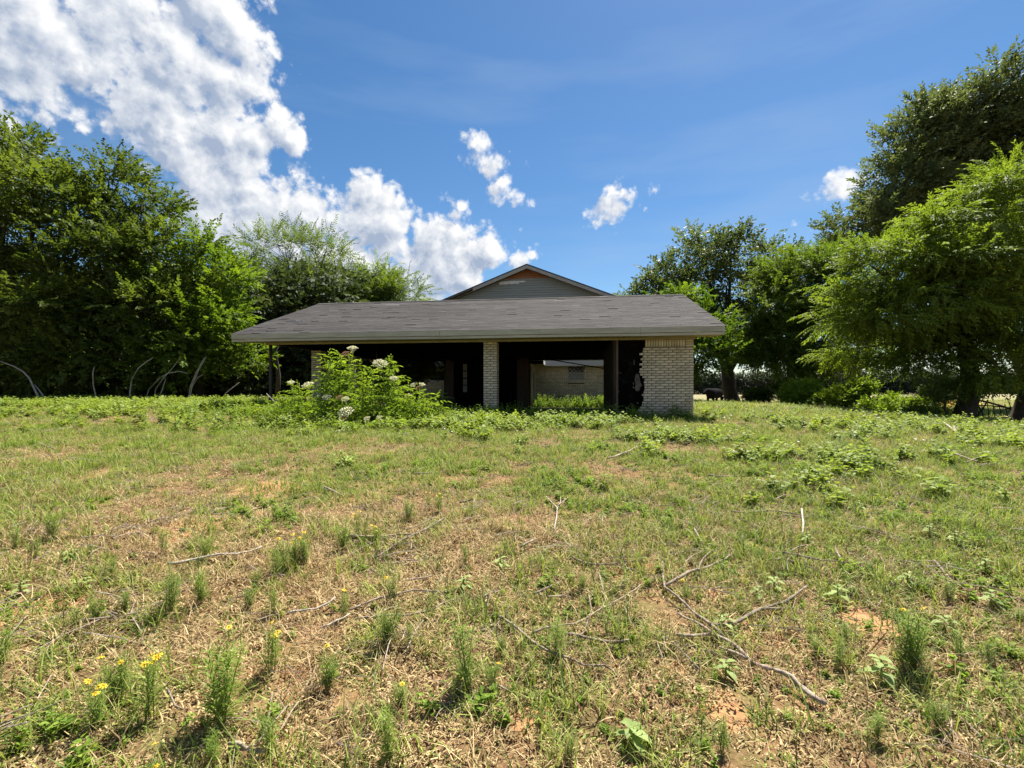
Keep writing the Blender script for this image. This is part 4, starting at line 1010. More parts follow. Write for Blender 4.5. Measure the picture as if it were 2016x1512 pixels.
def blade_tuft(seed, n, rad, h, w, lie, mat, curl=.6, mixdry=None):
    r = random.Random(seed); V = []; Q = []; T = []
    for i in range(n):
        a = r.uniform(0, 6.283); q = rad*math.sqrt(r.random()); p = Vector((q*math.cos(a), q*math.sin(a), -.005)); b = r.uniform(0, 6.283)
        d = Vector((math.cos(b), math.sin(b), 0)); L_ = h*r.uniform(.5, 1.3); el = max(.05, r.gauss(1.25*(1-lie) + .12*lie, .28)); s = Vector((-d.y, d.x, 0))*w*.5*r.uniform(.7, 1.3)
        m1 = p + (d*math.cos(el) + Vector((0,0,math.sin(el))))*L_*.55; e2 = el - curl*r.uniform(.3, 1.4); t = m1 + (d*math.cos(e2) + Vector((0,0,math.sin(e2))))*L_*.45
        t.z = max(t.z, .004); m1.z = max(m1.z, .006)
        o = len(V); V += [p-s, p+s, m1+s*.8, m1-s*.8, t]; Q += [(o, o+1, o+2, o+3), (o+3, o+2, o+4)]; T += [min(1, max(0, r.gauss(.5, .33)))]*5
    me = bpy.data.meshes.new('tuft'); me.from_pydata([tuple(v) for v in V], [], Q); me.attributes.new('tone', 'FLOAT', 'POINT').data.foreach_set('value', np.array(T, dtype=np.float32)); me.materials.append(M[mat]); return me
def leafy(seed, stems, h, ll, lw, mat, per=8, spread=.6, fold=.2):
    """small broadleaved weed: stems with oval leaves of two quads"""
    r = random.Random(seed); V = []; Q = []; T = []
    def leaf(p, d, l, w):
        side = d.cross(Vector((0,0,1))).normalized(); tn = min(1, max(0, r.gauss(.5, .2))); nn = side.cross(d)
        m1 = p + d*l*.3; m2 = p + d*l*.65 - Vector((0,0,l*.08)); tip = p + d*l - Vector((0,0,l*.25)); o = len(V)
        V.extend([p, m1 + side*w*.5 + nn*l*fold*.3, m2 + side*w*.42 + nn*l*fold*.3, tip, m2 - side*w*.42 + nn*l*fold*.3, m1 - side*w*.5 + nn*l*fold*.3])
        Q.extend([(o, o+1, o+2, o+3), (o, o+3, o+4, o+5)]); T.extend([tn]*6)
    for s in range(stems):
        a = r.uniform(0, 6.283); e = r.uniform(0, spread); hd = Vector((math.cos(a)*math.sin(e), math.sin(a)*math.sin(e), math.cos(e))); H_ = h*r.uniform(.5, 1.15)
        for i in range(per):
            t = (i + .8)/per; p = hd*H_*t; b = i*2.4 + r.uniform(-.5, .5); up = .15 + .5*t + r.gauss(0, .2)
            leaf(p, Vector((math.cos(b), math.sin(b), up)).normalized(), ll*r.uniform(.7, 1.25)*(1.15 - .5*t), lw*r.uniform(.8, 1.2)*(1.15 - .5*t))
        o = len(V); tip = hd*H_; w = .0025; V.extend([Vector((-w,0,0)), Vector((w,0,0)), tip]); Q.append((o, o+1, o+2)); T.extend([.3]*3)
    me = bpy.data.meshes.new('weed'); me.from_pydata([tuple(v) for v in V], [], Q); me.attributes.new('tone', 'FLOAT', 'POINT').data.foreach_set('value', np.array(T, dtype=np.float32)); me.materials.append(M[mat]); return me

def ground_points(d0, d1, dens, seed, wfun=None, lat=1.22, margin=1.0):
    r = np.random.default_rng(seed); area = 2*(lat*(d1*d1 - d0*d0)/2 + margin*(d1-d0)); n = int(area*dens)
    y = np.sqrt(r.random(n)*(d1*d1 - d0*d0) + d0*d0); x = r.uniform(-1, 1, n)*(lat*y + margin)
    u, v = w2h(x, y); keep = ~((u > -12.7) & (u < .05) & (v > -.02) & (v < 8.7)) & ~((u > -11.7) & (u < .4) & (v > 10.95))
    if wfun is not None: keep &= r.random(n) < wfun(x, y)
    x, y = x[keep], y[keep]; return np.stack([x, y, gz(x, y)], 1)
def greenness(x, y):
    """0 dry thatch .. 1 lush"""
    g = fbm(vn1, x + 9, y + 4, 1.7) + .35*(fbm(vn2, x, y, .6) - .5)
    b = .48 + .32*sstep(3.0, 8.5, y) + .46*sstep(1.2, 3.4, x)*sstep(2.2, 4.2, y)
    red = np.exp(-(((x-3.6)/2.2)**2 + ((y-8.2)/.5)**2)) + np.exp(-(((x-10)/2.5)**2 + ((y-10.3)/.5)**2))
    return np.clip((g - .46)*2.6 + b - .5*red + .5*(vn3(x, y, .35) - .5), 0, 1)
DRY = [blade_tuft(i, 40, .10, .055, .0050, .66, 'grassDry') for i in range(3)] + [blade_tuft(30+i, 48, .10, .030, .0085, .5, 'grassDry', .9) for i in range(5)]
DRYL = [blade_tuft(50+i, 20, .08, .15, .0040, .55, 'grassDry') for i in range(5)]
GRN = [blade_tuft(100+i, 30, .08, .070, .0055, .36, 'grassGreen') for i in range(4)] + [blade_tuft(130+i, 36, .09, .034, .0090, .45, 'grassGreen', .9) for i in range(4)]
GRNL = [blade_tuft(150+i, 26, .09, .17, .0048, .25, 'grassGreen') for i in range(5)]
WEED = [leafy(200+i, 5, .07, .030, .020, 'weedLeaf', 6, 1.1) for i in range(6)]
VINE = [leafy(300+i, 7, .20, .075, .055, 'vineLeaf', 6, 1.0) for i in range(6)]
TALL = [leafy(400+i, 6, .38, .075, .030, 'weedLeaf', 12, .5) for i in range(5)]
COARSE = [blade_tuft(500+i, 42, .22, .17, .016, .45, 'grassGreen') for i in range(4)]
COARSED = [blade_tuft(520+i, 42, .22, .15, .015, .6, 'grassDry') for i in range(4)]

def bare(x, y):
    b = np.zeros_like(x)
    for (px, py, r) in [(392,1038,.30),(80,1192,.2),(1420,1400,.16),(1715,1225,.18),(1040,1415,.12),(540,960,.25)]:
        p = gpt(px, py); b = np.maximum(b, np.exp(-((x-p.x)**2 + (y-p.y)**2)/(r*r)))
    return 1 - .6*b
NG = lambda x, y: 1 - greenness(x, y)
PD = np.concatenate([ground_points(1.0, 4.5, 250, 1, lambda x, y: (.35 + .65*NG(x, y))*bare(x, y)), ground_points(4.5, 9, 105, 2, lambda x, y: (.25 + .75*NG(x, y))*bare(x, y)), ground_points(9, 15, 50, 3, lambda x, y: .2 + .8*NG(x, y))])
scatter('dry_grass', 'short dry straw-coloured grass matted over the yard', 'grass', DRY + DRYL[:2], PD, rng.uniform(.65, 1.25, len(PD)), 1)
PG = np.concatenate([ground_points(1.0, 4.5, 210, 4, lambda x, y: (.12 + .95*greenness(x, y))*bare(x, y)), ground_points(4.5, 9, 150, 5, lambda x, y: (.15 + greenness(x, y))*bare(x, y)), ground_points(9, 16, 80, 6, lambda x, y: .1 + greenness(x, y))])
scatter('green_grass', 'short green grass patches growing through the dry thatch', 'grass', GRN + GRNL[:3] + DRYL[:1], PG, rng.uniform(.6, 1.25, len(PG)), 2)
PW = np.concatenate([ground_points(1.0, 5, 95, 7, lambda x, y: np.clip(greenness(x, y)*1.2, .05, 1)), ground_points(5, 11, 95, 8, lambda x, y: np.clip(greenness(x, y)*1.5 - .25, .02, 1)), ground_points(11, 17, 45, 9, lambda x, y: np.clip(greenness(x, y)*1.4 - .3, 0, 1))])
scatter('low_broadleaf_weeds', 'low broadleaf weeds spreading over the green parts of the yard', 'weeds', WEED, PW, rng.uniform(.5, 1.1, len(PW))*(.75 + .9*sstep(.5, .75, fbm(vn2, PW[:, 0] + 5, PW[:, 1], .8))), 3)
PLG = ground_points(1.0, 10, 30, 22, lambda x, y: sstep(.56, .68, fbm(vn2, x + 13, y + 3, .9))*bare(x, y))
scatter('long_grass', 'longer green grass clumps standing above the mown thatch', 'grass', GRNL + DRYL[:2], PLG, rng.uniform(.6, 1.3, len(PLG)), 12)
# lush vines round the house front and the right-hand patch
def vinew(x, y):
    u, v = w2h(x, y)
    a = np.exp(-((v + 1.5 + .5*sstep(-3, -6, u))/(1.25 + .5*sstep(-3, -6, u)))**2)*sstep(-16, -12, u)*(1 - .75*sstep(-3.2, -1.5, u)) + (.55*np.exp(-(((x-4.6)/2.1)**2 + ((y-6.6)/1.0)**2)) + .45*np.exp(-(((x-9)/3)**2 + ((y-8.0)/1.2)**2)) + .3*np.exp(-(((x-1)/3)**2 + ((y-8.5)/1.2)**2)))*sstep(.42, .6, fbm(vn2, x, y, .9)) + .25*np.exp(-(((x-3.2)/1)**2 + ((y-8.9)/.5)**2)) \
        + .5*sstep(-7, -11, x)*sstep(11, 14, y)*(1 - sstep(18, 21, y)) + .06*np.exp(-(((x-6.3)/1.6)**2 + ((y-4.6)/.9)**2))
    return np.clip(a*1.1, 0, 1)*(.1 + 1.2*sstep(.34, .6, fbm(vn3, x, y, 1.3)))
PV = ground_points(3, 20, 78, 10, vinew)
scatter('vine_ground_cover', 'leafy vines and ground cover thick along the carport front', 'ground cover', VINE + WEED[:2], PV, rng.uniform(.7, 1.5, len(PV)), 4)
def tallw(x, y):
    u, v = w2h(x, y); return np.exp(-((v + 1.9)/1.5)**2)*sstep(-14.5, -12, u)*(1 - sstep(-7.2, -5, u))*sstep(.35, .6, fbm(vn1, x, y, .9)) + .25*np.exp(-((v + 1.1)/.8)**2)*sstep(-7, -6, u)*(1 - sstep(-2, -1, u))
PT = ground_points(8, 16, 16, 21, tallw)
scatter('tall_leafy_weeds', 'tall bright leafy weeds crowding round the elder bushes', 'weeds', TALL, PT, rng.uniform(.6, 1.25, len(PT)), 11)
# coarser tufts further out, and the pasture
PF = np.concatenate([ground_points(14, 24, 10, 11, lat=1.3), ground_points(24, 45, 3.2, 12, lat=1.2)])
scatter('distant_grass', 'rough green grass beyond the house and under the trees', 'grass', COARSE + COARSED[:1], PF, rng.uniform(.7, 1.4, len(PF)), 5)
PF2 = ground_points(45, 110, .9, 13, lambda x, y: (x > 12).astype(float), lat=1.1)
scatter('pasture_grass', 'sunlit pasture grass past the oak', 'grass', COARSE + COARSED, PF2, rng.uniform(1.2, 2.4, len(PF2)), 6)
# sunlit weeds in the gap between carport and house; weeds at the back-left opening
r_ = np.random.default_rng(77); n = 900; uu = r_.uniform(-12.5, 1.5, n); vv = r_.uniform(8.75, 10.8, n); k_ = ~((uu > hu(880, 9.0) - .05) & (uu < hu(1055, 11) + .05)); uu, vv = uu[k_], vv[k_]
X, Y = OX + CT*uu + ST*vv, OY - ST*uu + CT*vv
scatter('courtyard_weeds', 'sunlit leafy weeds in the gap between carport and house', 'weeds', TALL + VINE[:2], np.stack([X, Y, gz(X, Y)], 1), rng.uniform(.8, 1.8, len(X)), 7)
# yellow wildflowers in the field and small white flowers in the yard
def flower_dot(seed, mat, n, rad, h, s):
    r = random.Random(seed); m = MB()
    for i in range(n):
        a = r.uniform(0, 6.28); q = rad*math.sqrt(r.random()); x, y, z = q*math.cos(a), q*math.sin(a), h*r.uniform(.5, 1.1); t = r.uniform(-.5, .5)
        k = 5; m.add([(x + s*math.cos(j*6.283/k), y + s*math.sin(j*6.283/k), z + t*s*math.cos(j*6.283/k)) for j in range(k)] + [(x, y, z + s*.3)], [(j, (j+1) % k, k) for j in range(k)])
        m.add([(x-.002, y, 0), (x+.002, y, 0), (x, y, z)], [(0, 1, 2)])
    return m.mesh('flowers', M[mat])
YF = [flower_dot(i, 'flowery', 16, .5, .45, .045) for i in range(3)]
r_ = np.random.default_rng(78); n = 60; X = r_.uniform(25.2, 28.6, n); Y = r_.uniform(29, 32.5, n)
scatter('yellow_wildflowers', 'drift of yellow wildflowers in the pasture behind the gate', 'flowers', YF, np.stack([X, Y, gz(X, Y)], 1), rng.uniform(.8, 1.3, n), 8)
WF = [flower_dot(10+i, 'flowerwhite', 3, .15, .14, .016) for i in range(3)]
PWF = ground_points(5.5, 13, .9, 14, lambda x, y: np.clip(vinew(x, y) + .25*sstep(2, 6, x), 0, 1)); scatter('white_flowers', 'tiny white flowers dotted among the ground cover', 'flowers', WF, PWF, rng.uniform(.7, 1.4, len(PWF)), 9)
LIT = []
for i in range(4):
    m = MB(); r = random.Random(600+i)
    for j in range(7):
        a = r.uniform(0, 3.14); x, y = r.uniform(-.15, .15), r.uniform(-.15, .15); l = r.uniform(.04, .12); z = r.uniform(.006, .03); m.tone = r.random()
        m.tube([(x-l*math.cos(a), y-l*math.sin(a), z), (x+l*.1, y, z+.01), (x+l*math.cos(a), y+l*math.sin(a), z+r.uniform(-.004,.02))], r.uniform(.0012,.003), 4, cap=False)
    LIT.append(m.mesh('litter', M['stick']))
PL = np.concatenate([ground_points(1.0, 6, 7, 15), ground_points(6, 12, 2.5, 16)]); scatter('twig_litter', 'scattered short dead twigs and straw lying on the grass', 'litter', LIT, PL, rng.uniform(.7, 1.5, len(PL)), 10)

# ------------------------------------------------------------------ elder bushes
FR = [frond(i, 3, .42, .13, .75) for i in range(6)]
def elder(name, label, stems, seed, heads, brown, fsize=.32, mat='leafElder', nodes=7, cat='bush'):
    """stems: (base px, base D, top px, top py); flower heads are parts"""
    r = np.random.default_rng(seed); g = random.Random(seed); bx = [gbase(px, D) for px, D, _, _ in stems]
    base = Vector(np.mean(np.array(bx), 0)); base.z = min(b[2] for b in bx); root = empty(name, base); tag(root, label, cat)
    m = MB(); P = []; Dn = []; Ln = []; T = []
    for (px, D, tx, ty), b in zip(stems, bx):
        b = Vector(b); D2 = D + g.uniform(-.2, .2); t = at(tx, ty, D2); mid = b.lerp(t, .5) + Vector((g.uniform(-.12,.12), g.uniform(-.12,.12), .05)); pts = bez(b, mid, t, 8)
        m.tube([p - base for p in pts], [.018*(1-.07*i) for i in range(9)], 5); tn = g.gauss(.5, .12); H_ = (t - b).length
        nn = max(6, int(nodes*H_/1.0))
        for i in range(nn):
            s = .14 + .86*(i/(nn-1)); q = pts[min(8, int(s*8))].lerp(pts[min(8, int(s*8)+1)], s*8 - int(s*8)); az = i*1.57 + g.uniform(-.4,.4)
            for dz in (0, math.pi):
                P.append(q - base); Dn.append((math.cos(az+dz), math.sin(az+dz), g.uniform(-.05,.55) + .35*s*s)); Ln.append(fsize*(1.2 - .45*s)*g.uniform(.8,1.2)); T.append(tn + .2*(s-.5) + g.gauss(0,.07))
        P.append(t - base); Dn.append((g.gauss(0,.3), g.gauss(0,.3), 1)); Ln.append(fsize*.6); T.append(.8)
    V, Q, tn = place_sprigs(FR, np.array([tuple(p) for p in P]), np.array(Dn), np.array(Ln), np.array(T), r, 1.0); link('foliage', np_mesh('foliage', V, Q, M[mat], tn), root)
    m.build('stem', M['stemgreen'], root)
    for hs, mt, nm in ((heads, 'flowerw', 'flower_head'), (brown, 'flowerb', 'withered_flower_head')):
        for (px, py, D, rp) in hs:
            D = D - .32; c = at(px, py, D); rad = rp/F*D; k = MB(); nfl = 46
            for i in range(nfl):
                a = i*2.39996; q = math.sqrt((i+.5)/nfl); x, y = rad*q*math.cos(a), rad*q*math.sin(a); z = rad*.42*(1-q*q) + g.uniform(-.012,.012); s = rad*.15*g.uniform(.7,1.2); kk = 5; dx, dy = g.uniform(-.4,.4), g.uniform(-.4,.4)
                k.add([(x + s*math.cos(j*6.283/kk), y + s*math.sin(j*6.283/kk), z - s*.25 + dx*s*math.cos(j*6.283/kk)) for j in range(kk)] + [(x, y, z + s*.35)], [(j, (j+1) % kk, kk) for j in range(kk)])
                if i % 3 == 0: k.tube([(x, y, z), (x*.3, y*.3, -rad*.5), (0, 0, -rad*1.0)], [.002,.003,.004], 3, cap=False)
            o = k.build(nm, M[mt], root, loc=c - base); tilt = g.uniform(.25, .75); o.rotation_euler = (tilt, g.uniform(-.4,.4), 0)
    return root
elder('elder_bush', 'tall flowering elder bush with cream flower heads in front of the carport',
      [(655,11.6,650,705),(668,11.7,672,700),(640,11.5,640,745),(700,11.8,705,728),(718,11.8,715,745),(742,11.6,735,735),(765,11.7,768,712),(760,11.6,752,722),(785,11.5,782,750),(690,11.4,688,775),(730,11.3,730,765),(770,11.3,775,775),(800,11.4,800,790),(815,11.5,825,775),(745,11.1,748,800),(700,11.1,700,800),(660,11.1,655,770),(840,11.5,838,790),(650,11.7,662,715),(660,11.5,645,728),(675,11.9,690,712),(690,11.9,697,745),(755,11.8,760,735),(775,11.8,778,730),(725,11.9,722,765),(800,11.7,808,770),(850,11.7,856,785),(640,11.3,632,775),(715,11.2,715,785),(785,11.2,788,792),(760,11.0,762,808),(680,11.0,678,808),(820,11.1,822,800)], 51,
      [(694,686,11.8,11),(748,716,11.6,15),(643,782,11.2,9),(679,786,11.2,8),(681,811,10.9,15),(813,758,11.5,7),(831,757,11.5,7),(775,745,11.5,9)],
      [(680,697,11.6,10),(668,783,11.3,8),(822,764,11.5,7),(676,824,10.9,9)])
elder('elder_bush', 'smaller elder bush with two flat flower heads by the steel post',
      [(575,12.4,578,775),(550,12.3,545,785),(600,12.0,598,782),(540,12.1,535,800),(570,12.2,572,760),(585,12.1,588,765),(600,12.2,605,765),(560,12.0,555,795),(615,12.0,618,790),(590,11.8,590,800),(630,11.8,632,815)], 52, [(573,753,12.0,7),(606,758,12.0,12)], [], .28)
elder('leafy_weed_clump', 'bright yellow-green leafy clump left of the elder', [(520,10.9,515,818),(545,10.8,548,812),(568,10.8,570,808),(595,10.7,598,815),(530,10.5,528,835),(560,10.4,562,832),(590,10.4,590,835)], 53, [], [], .24, 'leafYellow', 12, 'weed')
elder('leafy_weed_clump', 'yellow-green leafy clump between the elder and the brick pillar', [(862,11.4,865,805),(872,11.3,875,812),(850,11.0,850,830),(880,10.9,884,828),(865,10.7,866,842)], 54, [], [], .22, 'leafYellow', 12, 'weed')
elder('leafy_weed_clump', 'deep green leafy clump at the foot of the elder with pale flower heads', [(640,10.5,640,835),(670,10.4,668,838),(700,10.4,700,840),(730,10.4,732,838),(760,10.5,762,832),(790,10.6,792,828),(620,10.6,615,838),(660,10.1,655,860),(700,10.1,705,858),(740,10.1,745,856)], 55, [(747,822,10.6,6),(722,824,10.6,7),(665,853,10.0,9)], [], .24, 'leafElder', 12, 'weed')
elder('shade_weed', 'dusky weed with arching leaves behind the elder under the carport roof', [(853,13.2,855,780),(868,13.3,870,775),(840,13.2,838,790)], 56, [], [], .26, 'leafShrub', 9, 'weed')
for i, (lab, st) in enumerate([('dark leafy weed at the foot of the broken brick edge', [(1215,12.6,1212,800),(1235,12.5,1235,806),(1255,12.5,1258,812),(1205,12.7,1196,815)]),
                 ('dark leafy weed against the middle of the brick wall', [(1280,12.4,1285,812),(1300,12.3,1300,818),(1265,12.3,1268,825)]),
                 ('tall dark weed reaching up the brick wall', [(1320,12.5,1326,802),(1330,12.5,1334,806)]), ('dark weed at the outer corner of the brick wall', [(1352,12.4,1352,822),(1365,12.4,1370,828)])]):
    elder('wall_weed', lab, st, 60+i, [], [], .2, 'leafShrub', 12, 'weed')

# ------------------------------------------------------------------ bitterweeds with and without yellow flowers
def bitter_parts(seed, bushy):
    r = random.Random(seed); m = MB(); V = []; Q = []; T = []; tips = []
    ns = 7 if bushy else 4
    for s in range(ns):
        a = r.uniform(0, 6.283); e = r.uniform(.03, .42 if bushy else .24); H_ = r.uniform(.7, 1.0) if s else 1.0
        d = Vector((math.cos(a)*math.sin(e), math.sin(a)*math.sin(e), math.cos(e)))
        o = Vector((r.uniform(-.05,.05), r.uniform(-.05,.05), 0)); m.tube([o, o + d*H_*.5, o + d*H_ + Vector((r.uniform(-.03,.03), 0, 0))], [.007,.005,.003], 4, cap=False)
        tips.append(o + d*H_); n = 54
        for i in range(n):
            t = .12 + .88*i/n; p = o + d*H_*t; b = i*2.39996; up = .55 + r.gauss(0, .25); q = Vector((math.cos(b), math.sin(b), up)).normalized(); l = r.uniform(.16,.32)*(1.1 - .4*t); side = q.cross(Vector((0,0,1))).normalized()*.0075
            k = len(V); mid = p + q*l*.6; tip = p + q*l + Vector((0,0,-.02)); V += [p-side*.6, p+side*.6, mid+side, mid-side, tip]; Q += [(k,k+1,k+2,k+3),(k+3,k+2,k+4)]; T += [min(1,max(0,r.gauss(.35+.35*t,.14)))]*5
    me = bpy.data.meshes.new('foliage'); me.from_pydata([tuple(v) for v in V], [], Q); me.attributes.new('tone','FLOAT','POINT').data.foreach_set('value', np.array(T, dtype=np.float32)); me.materials.append(M['bitter'])
    return me, m.mesh('stem', M['stemgreen']), tips
BW = [bitter_parts(i, i % 2) for i in range(6)]
def daisy():
    m = MB(); n = 7
    for j in range(n):
        a = j*6.283/n; c, s = math.cos(a), math.sin(a); w = .42; m.add([(c*.3 + s*w*.2, s*.3 - c*w*.2, .1), (c*.95 + s*w*.55, s*.95 - c*w*.55, -.18), (c*1.05, s*1.05, -.24), (c*.95 - s*w*.55, s*.95 + c*w*.55, -.18), (c*.3 - s*w*.2, s*.3 + c*w*.2, .1)], [(0,1,2,3,4)])
    return m.mesh('flower', M['flowery'])
DAISY = daisy(); cm = MB(); cm.add([(math.cos(j*1.047)*.42, math.sin(j*1.047)*.42, .08) for j in range(6)] + [(math.cos(j*1.047)*.25, math.sin(j*1.047)*.25, .3) for j in range(6)], [(j,(j+1)%6,6+(j+1)%6,6+j) for j in range(6)] + [(6,7,8,9,10,11)]); DISC = cm.mesh('flower_disc', M['flowerc'])
bw = [(190,1437,104,4),(241,1380,95,2),(297,1420,135,5),(435,1432,175,1),(535,1325,95,3),(642,1362,80,1),(336,1207,98,0),(395,1190,72,0),(323,1095,58,0),(405,1099,44,0),(543,1139,62,0),(582,1117,68,4),(541,1211,62,0),(487,1207,52,0),(220,1142,48,0),(101,1065,62,0),(677,1217,54,1),(673,1087,62,0),(6,1318,105,0),(420,1506,70,0),(530,1492,85,0),(246,1207,47,0),(147,1237,42,0),(185,1229,62,0),(308,1562,85,2),
      (758,1277,84,0),(919,1360,140,0),(969,1358,58,1),(766,1506,105,0),(792,1393,56,1),(1094,1299,92,0),(801,1026,48,0),(844,1004,34,3),(865,1009,38,3),(706,1057,48,4),(740,1070,36,4),(1120,1503,66,0),(775,1182,52,1),(805,1276,48,0),(1146,1165,34,0),(917,1113,42,0),(505,1160,44,0),(30,1080,50,0),(70,1100,46,0),
      (1779,1322,128,2),(1800,1318,110,0),(1654,1316,60,0),(1848,1437,66,0),(1352,1182,36,1),(1503,1104,30,2),(1421,1481,64,0),(1727,1459,64,0),(1666,1273,46,0),(1610,1294,46,0),(1947,1308,56,0),(1865,1186,46,0),(560,1120,60,1),(600,1113,56,1),(1890,1300,60,0),(985,1290,44,0)]
for i, (px, py, hp, nf) in enumerate(bw):
    b = gpt(px, py); D = b.y; top = EYE + (HY - (py - hp))/F*D; h = min(max(top - b.z, .10), .5)*1.04; f, s, tips = BW[i % 6]; g = random.Random(900+i)
    root = empty('bitterweed', b, g.uniform(0, 6.28)); root.scale = (h*1.0, h*1.0, h)
    size = 'tall' if hp > 90 else ('knee-low' if hp > 52 else 'short')
    if nf: tag(root, '%s feathery green weed topped with %s' % (size, {1: 'a single yellow daisy', 2: 'two yellow daisies', 3: 'three yellow daisies', 4: 'four yellow daisies', 5: 'five yellow daisies'}[nf]), 'weed', 'weeds with yellow flowers in the yard')
    else: tag(root, '%s feathery upright green weed without flowers' % size, 'weed', 'weeds without flowers in the yard')
    link('foliage', f, root); link('stem', s, root)
    for k in range(nf):
        t = tips[k % len(tips)] + Vector((g.uniform(-.12,.12), g.uniform(-.12,.12), g.uniform(-.03,.07))) * (0.3 if k == 0 else 1)
        fl = link('flower', DAISY, root, t + Vector((0,0,.01))); sc = .0130/h*g.uniform(.85,1.2); fl.scale = (sc,sc,sc); fl.rotation_euler = (g.uniform(-.1,.75), g.uniform(-.4,.4), g.uniform(0,6))
        link('flower_disc', DISC, fl)

# soft broad-leaved plants
def soft_plant(px, py, hp, big, label, i):
    b = gpt(px, py); D = b.y; h = max((EYE + (HY - (py - hp))/F*D) - b.z, .08); root = empty('broadleaf_plant', b); tag(root, label, 'plant', 'broad soft-leaved plants in the yard'); g = random.Random(700+i); m = MB()
    m.tube([(0,0,0),(0,0,h)], [.006,.004], 5); m.build('stem', M['stemgreen'], root)
    for j in range(9 if not big else 11):
        t = .45 + .55*j/9; a = j*2.4 + g.uniform(-.3,.3); l = (.075 if not big else .095)*g.uniform(.7,1.15)*(1.15 - .45*(j/9)); w = l*.45; d = Vector((math.cos(a), math.sin(a), .1 + .5*(j/9))); n = d.normalized(); s = n.cross(Vector((0,0,1))).normalized(); k = MB(); k.tone = g.uniform(.25,.85); p = Vector((0,0,min(t,1)*h))
        rows = [(.0,.04),(.2,.62),(.45,1.0),(.7,.75),(.9,.3),(1.0,.0)]; vs = []
        for (q, ww) in rows:
            c = p + n*l*q + Vector((0,0,-l*.45*q*q)); vs += [c - s*w*.5*ww + Vector((0,0,.1*w*ww)), c, c + s*w*.5*ww + Vector((0,0,.1*w*ww))]
        fs = []
        for q in range(5): fs += [(q*3, q*3+1, q*3+4, q*3+3), (q*3+1, q*3+2, q*3+5, q*3+4)]
        k.add(vs, fs); k.build('leaf', M['softleaf'], root, True)
for i, (px, py, hp, big) in enumerate([(1735,1350,52,1),(1241,1470,40,1),(1649,1190,38,0),(913,1165,30,0),(1524,1165,28,0),(1429,1335,30,0),(1787,1160,34,0),(1425,1240,20,0),(1860,1250,36,0),(1490,1180,20,0),(1590,1075,22,0),(1880,1080,34,0),(1940,1130,34,0),(1830,1060,28,0),(1950,1200,36,0),(40,1172,26,0),(140,1105,20,0),(165,1162,24,0),(985,1120,18,0),(1690,1010,24,0)]):
    soft_plant(px, py, hp, big, {1735: 'large broad-leaved soft green plant near the thick forked branch', 1241: 'large broad-leaved soft green plant alone in the dry thatch'}[px] if big else 'low plant with broad soft pale green leaves', i)

# ------------------------------------------------------------------ fallen branches
def branch(label, lines, mat='stick', name='fallen_branch', group=None):
    """lines: (pixel polyline, width px at start, width px at end)"""
    base = gpt(*lines[0][0][0]); root = None; m = MB(); g = random.Random(int(lines[0][0][0][0]*7 + lines[0][0][0][1])); m.tone = g.random()
    for (pl, w0, w1) in lines:
        ps = []; n = len(pl)
        for a, b in zip(pl[:-1], pl[1:]):
            k = max(2, int(math.hypot(a[0]-b[0], a[1]-b[1])/14))
            for j in range(k): ps.append((a[0] + (b[0]-a[0])*j/k, a[1] + (b[1]-a[1])*j/k))
        ps.append(pl[-1]); q = []; rr = []
        for j, (x, y) in enumerate(ps):
            wob = 1.6*math.sin(j*.55 + pl[0][0]) + .5*g.uniform(-1,1); p = gpt(x + wob*.5, y + wob); w = (w0 + (w1-w0)*j/max(1, len(ps)-1))/F*p.y*.54*g.uniform(.8,1.2); p.z += w*.9 + .040 + .008*math.sin(j*.8 + pl[0][1]) + g.uniform(-.003,.003); q.append(p - base); rr.append(max(w, .0022))
        m.tube(q, rr, 6)
    o = m.build(name, M[mat], None, True, base); tag(o, label, 'branch', group); return o
branch('thick forked grey branch lying by the big soft-leaved plant', [([(1624,1410),(1560,1358),(1480,1318),(1430,1280),(1400,1264),(1332,1265)], 11, 5), ([(1402,1265),(1375,1240),(1335,1224)], 6, 4), ([(1470,1312),(1440,1300),(1414,1292)], 6, 4)])
branch('thin angled branch with an upturned fork above the thick grey branch', [([(1422,1270),(1390,1240),(1345,1200),(1308,1170),(1304,1140),(1305,1118)], 6, 4), ([(1310,1168),(1370,1137),(1400,1125),(1436,1103)], 6, 3), ([(1374,1137),(1385,1115),(1402,1095)], 3, 2)])
branch('pale crooked branch pointing up beside the thick grey branch', [([(1396,1247),(1460,1238),(1500,1217),(1545,1198),(1588,1167)], 8, 4), ([(1500,1220),(1545,1212)], 5, 3)])
branch('long bowed stick in the dry grass with a kinked end', [([(985,1232),(1040,1270),(1100,1312),(1150,1326),(1192,1325)], 5, 4), ([(1190,1325),(1215,1345)], 4, 3)])
branch('straight grey stick with lichen beside the long bowed stick', [([(1118,1270),(1160,1272),(1200,1276),(1240,1277)], 7, 4)])
branch('slim stick rising to the right above the long bowed stick', [([(1048,1262),(1130,1240),(1200,1210),(1262,1160)], 4, 2)])
branch('slim curved stick crossing the one that rises to the right', [([(1118,1290),(1150,1255),(1164,1215),(1158,1175)], 3.5, 2.5)])
branch('bundle of pale sticks lying together below the elder', [([(735,1110),(790,1075),(850,1047),(874,1032)], 3.6, 3.6), ([(780,1064),(820,1060),(860,1036)], 3, 3), ([(800,1052),(855,1030)], 2.5, 2.2)])
branch('dark stick lying left of the bundle of pale sticks', [([(690,1070),(730,1068),(775,1061)], 5, 3)])
branch('long thin arched stick lying in the thatch', [([(688,1220),(750,1190),(815,1176),(888,1178)], 4, 3)])
branch('forked thin sticks below the long arched stick', [([(700,1230),(760,1232),(840,1215),(895,1195)], 4, 3), ([(722,1216),(746,1233)], 4, 4), ([(760,1236),(798,1258)], 4, 3)])
